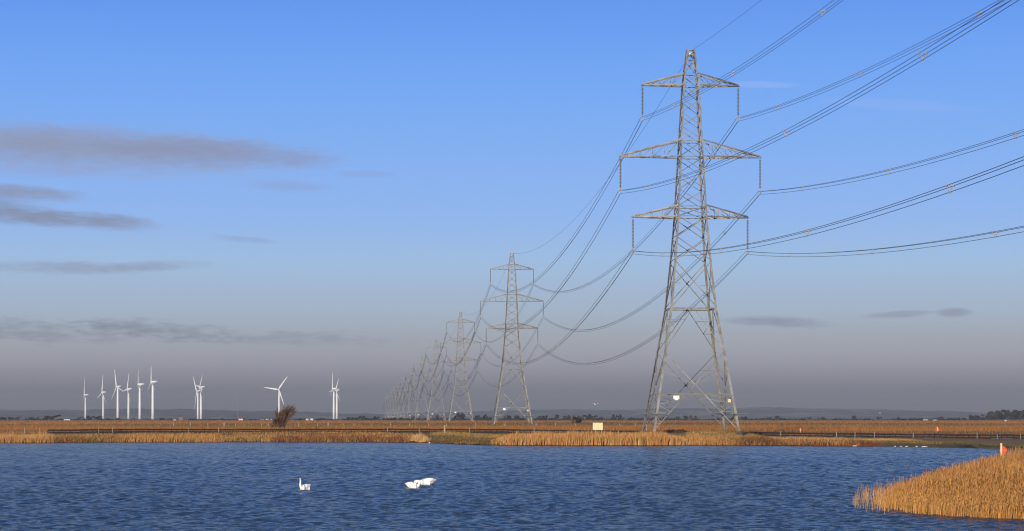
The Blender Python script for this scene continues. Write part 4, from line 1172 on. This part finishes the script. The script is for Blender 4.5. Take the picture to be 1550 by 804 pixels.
def house(x, w, yt, label, wm_, rm_, Z=2050, roof=0.4):
    X = (x - CX) * Z / FPX; wd = w * Z / FPX; h = CZ + (HZ - yt) * Z / FPX - GZ; hw = h * (1 - roof); r = empty('farm_building', (X, Z, GZ)); tag(r, label, 'building', 'far buildings on the skyline')
    d = wd * 0.6; m = MB(); m.box((0, 0, hw / 2 - 0.5), (wd, d, hw + 1)); m.build('wall', wm_, r)
    m = MB(); e = 0.3
    m.add([(-wd / 2 - e, -d / 2 - e, hw), (wd / 2 + e, -d / 2 - e, hw), (wd / 2 + e, d / 2 + e, hw), (-wd / 2 - e, d / 2 + e, hw), (-wd / 2 - e, 0, h), (wd / 2 + e, 0, h)], [(0, 1, 5, 4), (2, 3, 4, 5), (0, 4, 3), (1, 2, 5), (3, 2, 1, 0)])
    m.build('roof', rm_, r)
    for k in range(3):
        m = MB(); m.box((wd * (-0.3 + 0.3 * k), -d / 2 - 0.02, hw * 0.5), (wd * 0.12, 0.1, hw * 0.35)); m.build('window', pane_m, r)
    return r


house(102, 8.5, 633.2, 'white cottage on the skyline left of the leftmost turbine', wall_w, roof_d)
house(264.5, 3.5, 634, 'tiny white building right of the tallest turbine', wall_w, roof_d, 1900)
house(274, 6, 631.4, 'brown hut left of the close turbine pair', wall_b, roof_r)
house(364.5, 6.5, 632.6, 'white building beneath the thin mast', wall_w, roof_r)
house(397, 6, 633, 'dark barn left of the bare bush', wall_b, roof_d)
house(406, 12, 632.2, 'pale long building close to the left of the bare bush', wall_w, roof_d, 2200, 0.5)
house(465, 4, 632.2, 'left one of the two white cottages right of the bare bush', wall_w, roof_d)
house(472, 4, 631.6, 'right one of the two white cottages right of the bare bush', wall_w, roof_d)
house(1400.5, 7, 634.3, 'left one of two low white sheds on the right skyline', wall_w, roof_r)
house(1415, 6, 634.6, 'right one of two low white sheds on the right skyline', wall_w, roof_d)

# ---------------------------------------------------------------- birds
swan_m = make_mat('swan_white', (0.86, 0.84, 0.78), 0.7, var=0.03, scale=9); bill_m = make_mat('swan_bill', (0.32, 0.09, 0.02), 0.5); black_m = make_mat('black_skin', (0.015, 0.015, 0.015), 0.5)


def skin_mesh(name, verts, edges, radii, mat, root=0, levels=2):
    me = bpy.data.meshes.new(name); me.from_pydata(verts, edges, []); o = bpy.data.objects.new(name, me); COL.objects.link(o)
    o.modifiers.new('skin', 'SKIN'); s = o.modifiers.new('sub', 'SUBSURF'); s.levels = levels; s.render_levels = levels
    for i, rr in enumerate(radii): me.skin_vertices[0].data[i].radius = rr if hasattr(rr, '__len__') else (rr, rr)
    me.skin_vertices[0].data[root].use_root = True
    dg = bpy.context.evaluated_depsgraph_get(); ev = o.evaluated_get(dg); out = bpy.data.meshes.new_from_object(ev)
    out.name = name; out.materials.clear(); out.materials.append(mat); out.polygons.foreach_set('use_smooth', [True] * len(out.polygons))
    bpy.data.objects.remove(o); bpy.data.meshes.remove(me)
    return out


def swan(loc, rz, neck, scale, label):
    r = empty('swan', loc, rz); r.scale = (scale, scale, scale * 1.15); tag(r, label, 'swan', 'white swans on the lake')
    # body axis along local +X (front); waterline at z = 0
    body = [(-0.50, 0, 0.20), (-0.36, 0, 0.15), (-0.18, 0, 0.12), (0.05, 0, 0.10), (0.26, 0, 0.10), (0.38, 0, 0.14)]
    rad = [0.03, (0.13, 0.11), (0.22, 0.19), (0.25, 0.22), (0.20, 0.19), (0.12, 0.13)]
    verts = body + neck; nr = [0.10, 0.08] + [0.062] * (len(neck) - 4) + [0.074, 0.06]
    ed = [(i, i + 1) for i in range(len(verts) - 1)]
    link('body', skin_mesh('body', verts, ed, rad + nr, swan_m, 3), r)
    h0, h1 = Vector(neck[-2]), Vector(neck[-1]); d = (h1 - h0).normalized()
    m = MB(); m.tube([h1 + d * 0.02, h1 + d * 0.09, h1 + d * 0.15], [0.034, 0.024, 0.012], 8); b = m.build('bill', bill_m, r, True)
    m = MB(); m.tube([h1 - d * 0.01, h1 + d * 0.03, h1 + d * 0.045], [0.045, 0.04, 0.03], 8); m.build('bill_knob', black_m, b, True)
    for s in (-1, 1):
        wv = [(-0.52, s * 0.06, 0.27), (-0.36, s * 0.15, 0.27), (-0.12, s * 0.20, 0.24), (0.12, s * 0.19, 0.21), (0.24, s * 0.13, 0.18)]
        link('wing', skin_mesh('wing', wv, [(i, i + 1) for i in range(4)], [(0.02, 0.03), (0.06, 0.09), (0.075, 0.13), (0.07, 0.12), (0.03, 0.06)], swan_m, 2), r)
    for k in range(3):
        m = MB(); m.bar((-0.46, (k - 1) * 0.04, 0.22), (-0.60, (k - 1) * 0.05, 0.27), 0.06, 0.02); m.build('tail_feather', swan_m, r)
    return r


def on_water(x, y):
    Z = WK / (y - HZ); return Vector(((x - CX) * Z / FPX, Z, 0))


up_neck = [(0.44, 0, 0.22), (0.47, 0, 0.33), (0.46, 0, 0.44), (0.45, 0, 0.56), (0.46, 0, 0.66), (0.50, 0, 0.705), (0.57, 0, 0.69)]
fold_neck = [(0.43, 0, 0.22), (0.46, 0.02, 0.33), (0.40, 0.05, 0.42), (0.28, 0.06, 0.44), (0.18, 0.07, 0.41), (0.10, 0.09, 0.38), (0.03, 0.10, 0.36)]
down_neck = [(0.46, 0, 0.16), (0.53, 0, 0.17), (0.60, 0, 0.14), (0.66, 0, 0.09), (0.71, 0, 0.03), (0.75, 0, -0.02), (0.79, 0, -0.06)]
swan(on_water(462.5, 741.5), R(222), up_neck, 0.70, 'white swan with upright neck swimming alone on the left')
swan(on_water(625.5, 738.6), R(-12), fold_neck, 0.74, 'white swan with folded neck, front one of the pair')
swan(on_water(646.0, 733.4), R(184), down_neck, 0.86, 'white swan dipping its head, rear one of the pair')

gull_m = make_mat('gull_grey', (0.75, 0.74, 0.72), 0.7)


def gull(x, y, Z, label, rz=0.4, span=1.0):
    p = wpt(x, y, Z); r = empty('gull', p, rz); tag(r, label, 'gull', 'white gulls in flight')
    link('body', skin_mesh('body', [(-0.28, 0, 0), (-0.12, 0, 0.01), (0.08, 0, 0.02), (0.2, 0, 0.04), (0.27, 0, 0.04)], [(i, i + 1) for i in range(4)], [0.02, 0.06, 0.075, 0.05, 0.02], gull_m, 2, 1), r)
    for s in (-1, 1):
        V = []
        for yy, xf, xb, z in ((0.04, 0.12, -0.1, 0.04), (0.3, 0.16, -0.06, 0.2), (0.68 * span, -0.02, -0.12, 0.12)):
            V += [(xf, s * yy, z), (xb, s * yy, z), (xf * .7 + xb * .3, s * yy, z + 0.025)]
        F = [(0, 1, 4, 3), (3, 4, 7, 6), (0, 3, 5, 2), (3, 6, 8, 5), (1, 2, 5, 4), (4, 5, 8, 7)]
        link('wing', mesh_np('wing', np.array(V), np.array(F), gull_m), r)
    return r


gull(901.5, 612.8, 330, 'white gull flying low between the second and near pylons', 0.9, 0.9)
gull(1522.5, 637.5, 420, 'white gull flying low in front of the hazy wood', 0.3)
gull(1332, 625.5, 520, 'white gull flying before the hazy ridge at right', -0.3)

# ---------------------------------------------------------------- haze: the air between here and the hills
hz = MB(); hz.box((0, 5600, 66), (14000, 13600, 138)); hz_m = bpy.data.materials.new('winter_haze'); hz_m.use_nodes = True
ht = hz_m.node_tree; ht.nodes.clear(); H_ = NT(ht)
pv = H_.n('ShaderNodeVolumePrincipled', {'Color': (0.59, 0.615, 0.645, 1), 'Density': 0.00008, 'Anisotropy': 0.0})
H_.n('ShaderNodeOutputMaterial', {'Volume': pv.outputs[0]})
tag(hz.build('haze', hz_m), 'pale winter haze over the whole marsh', kind='stuff')
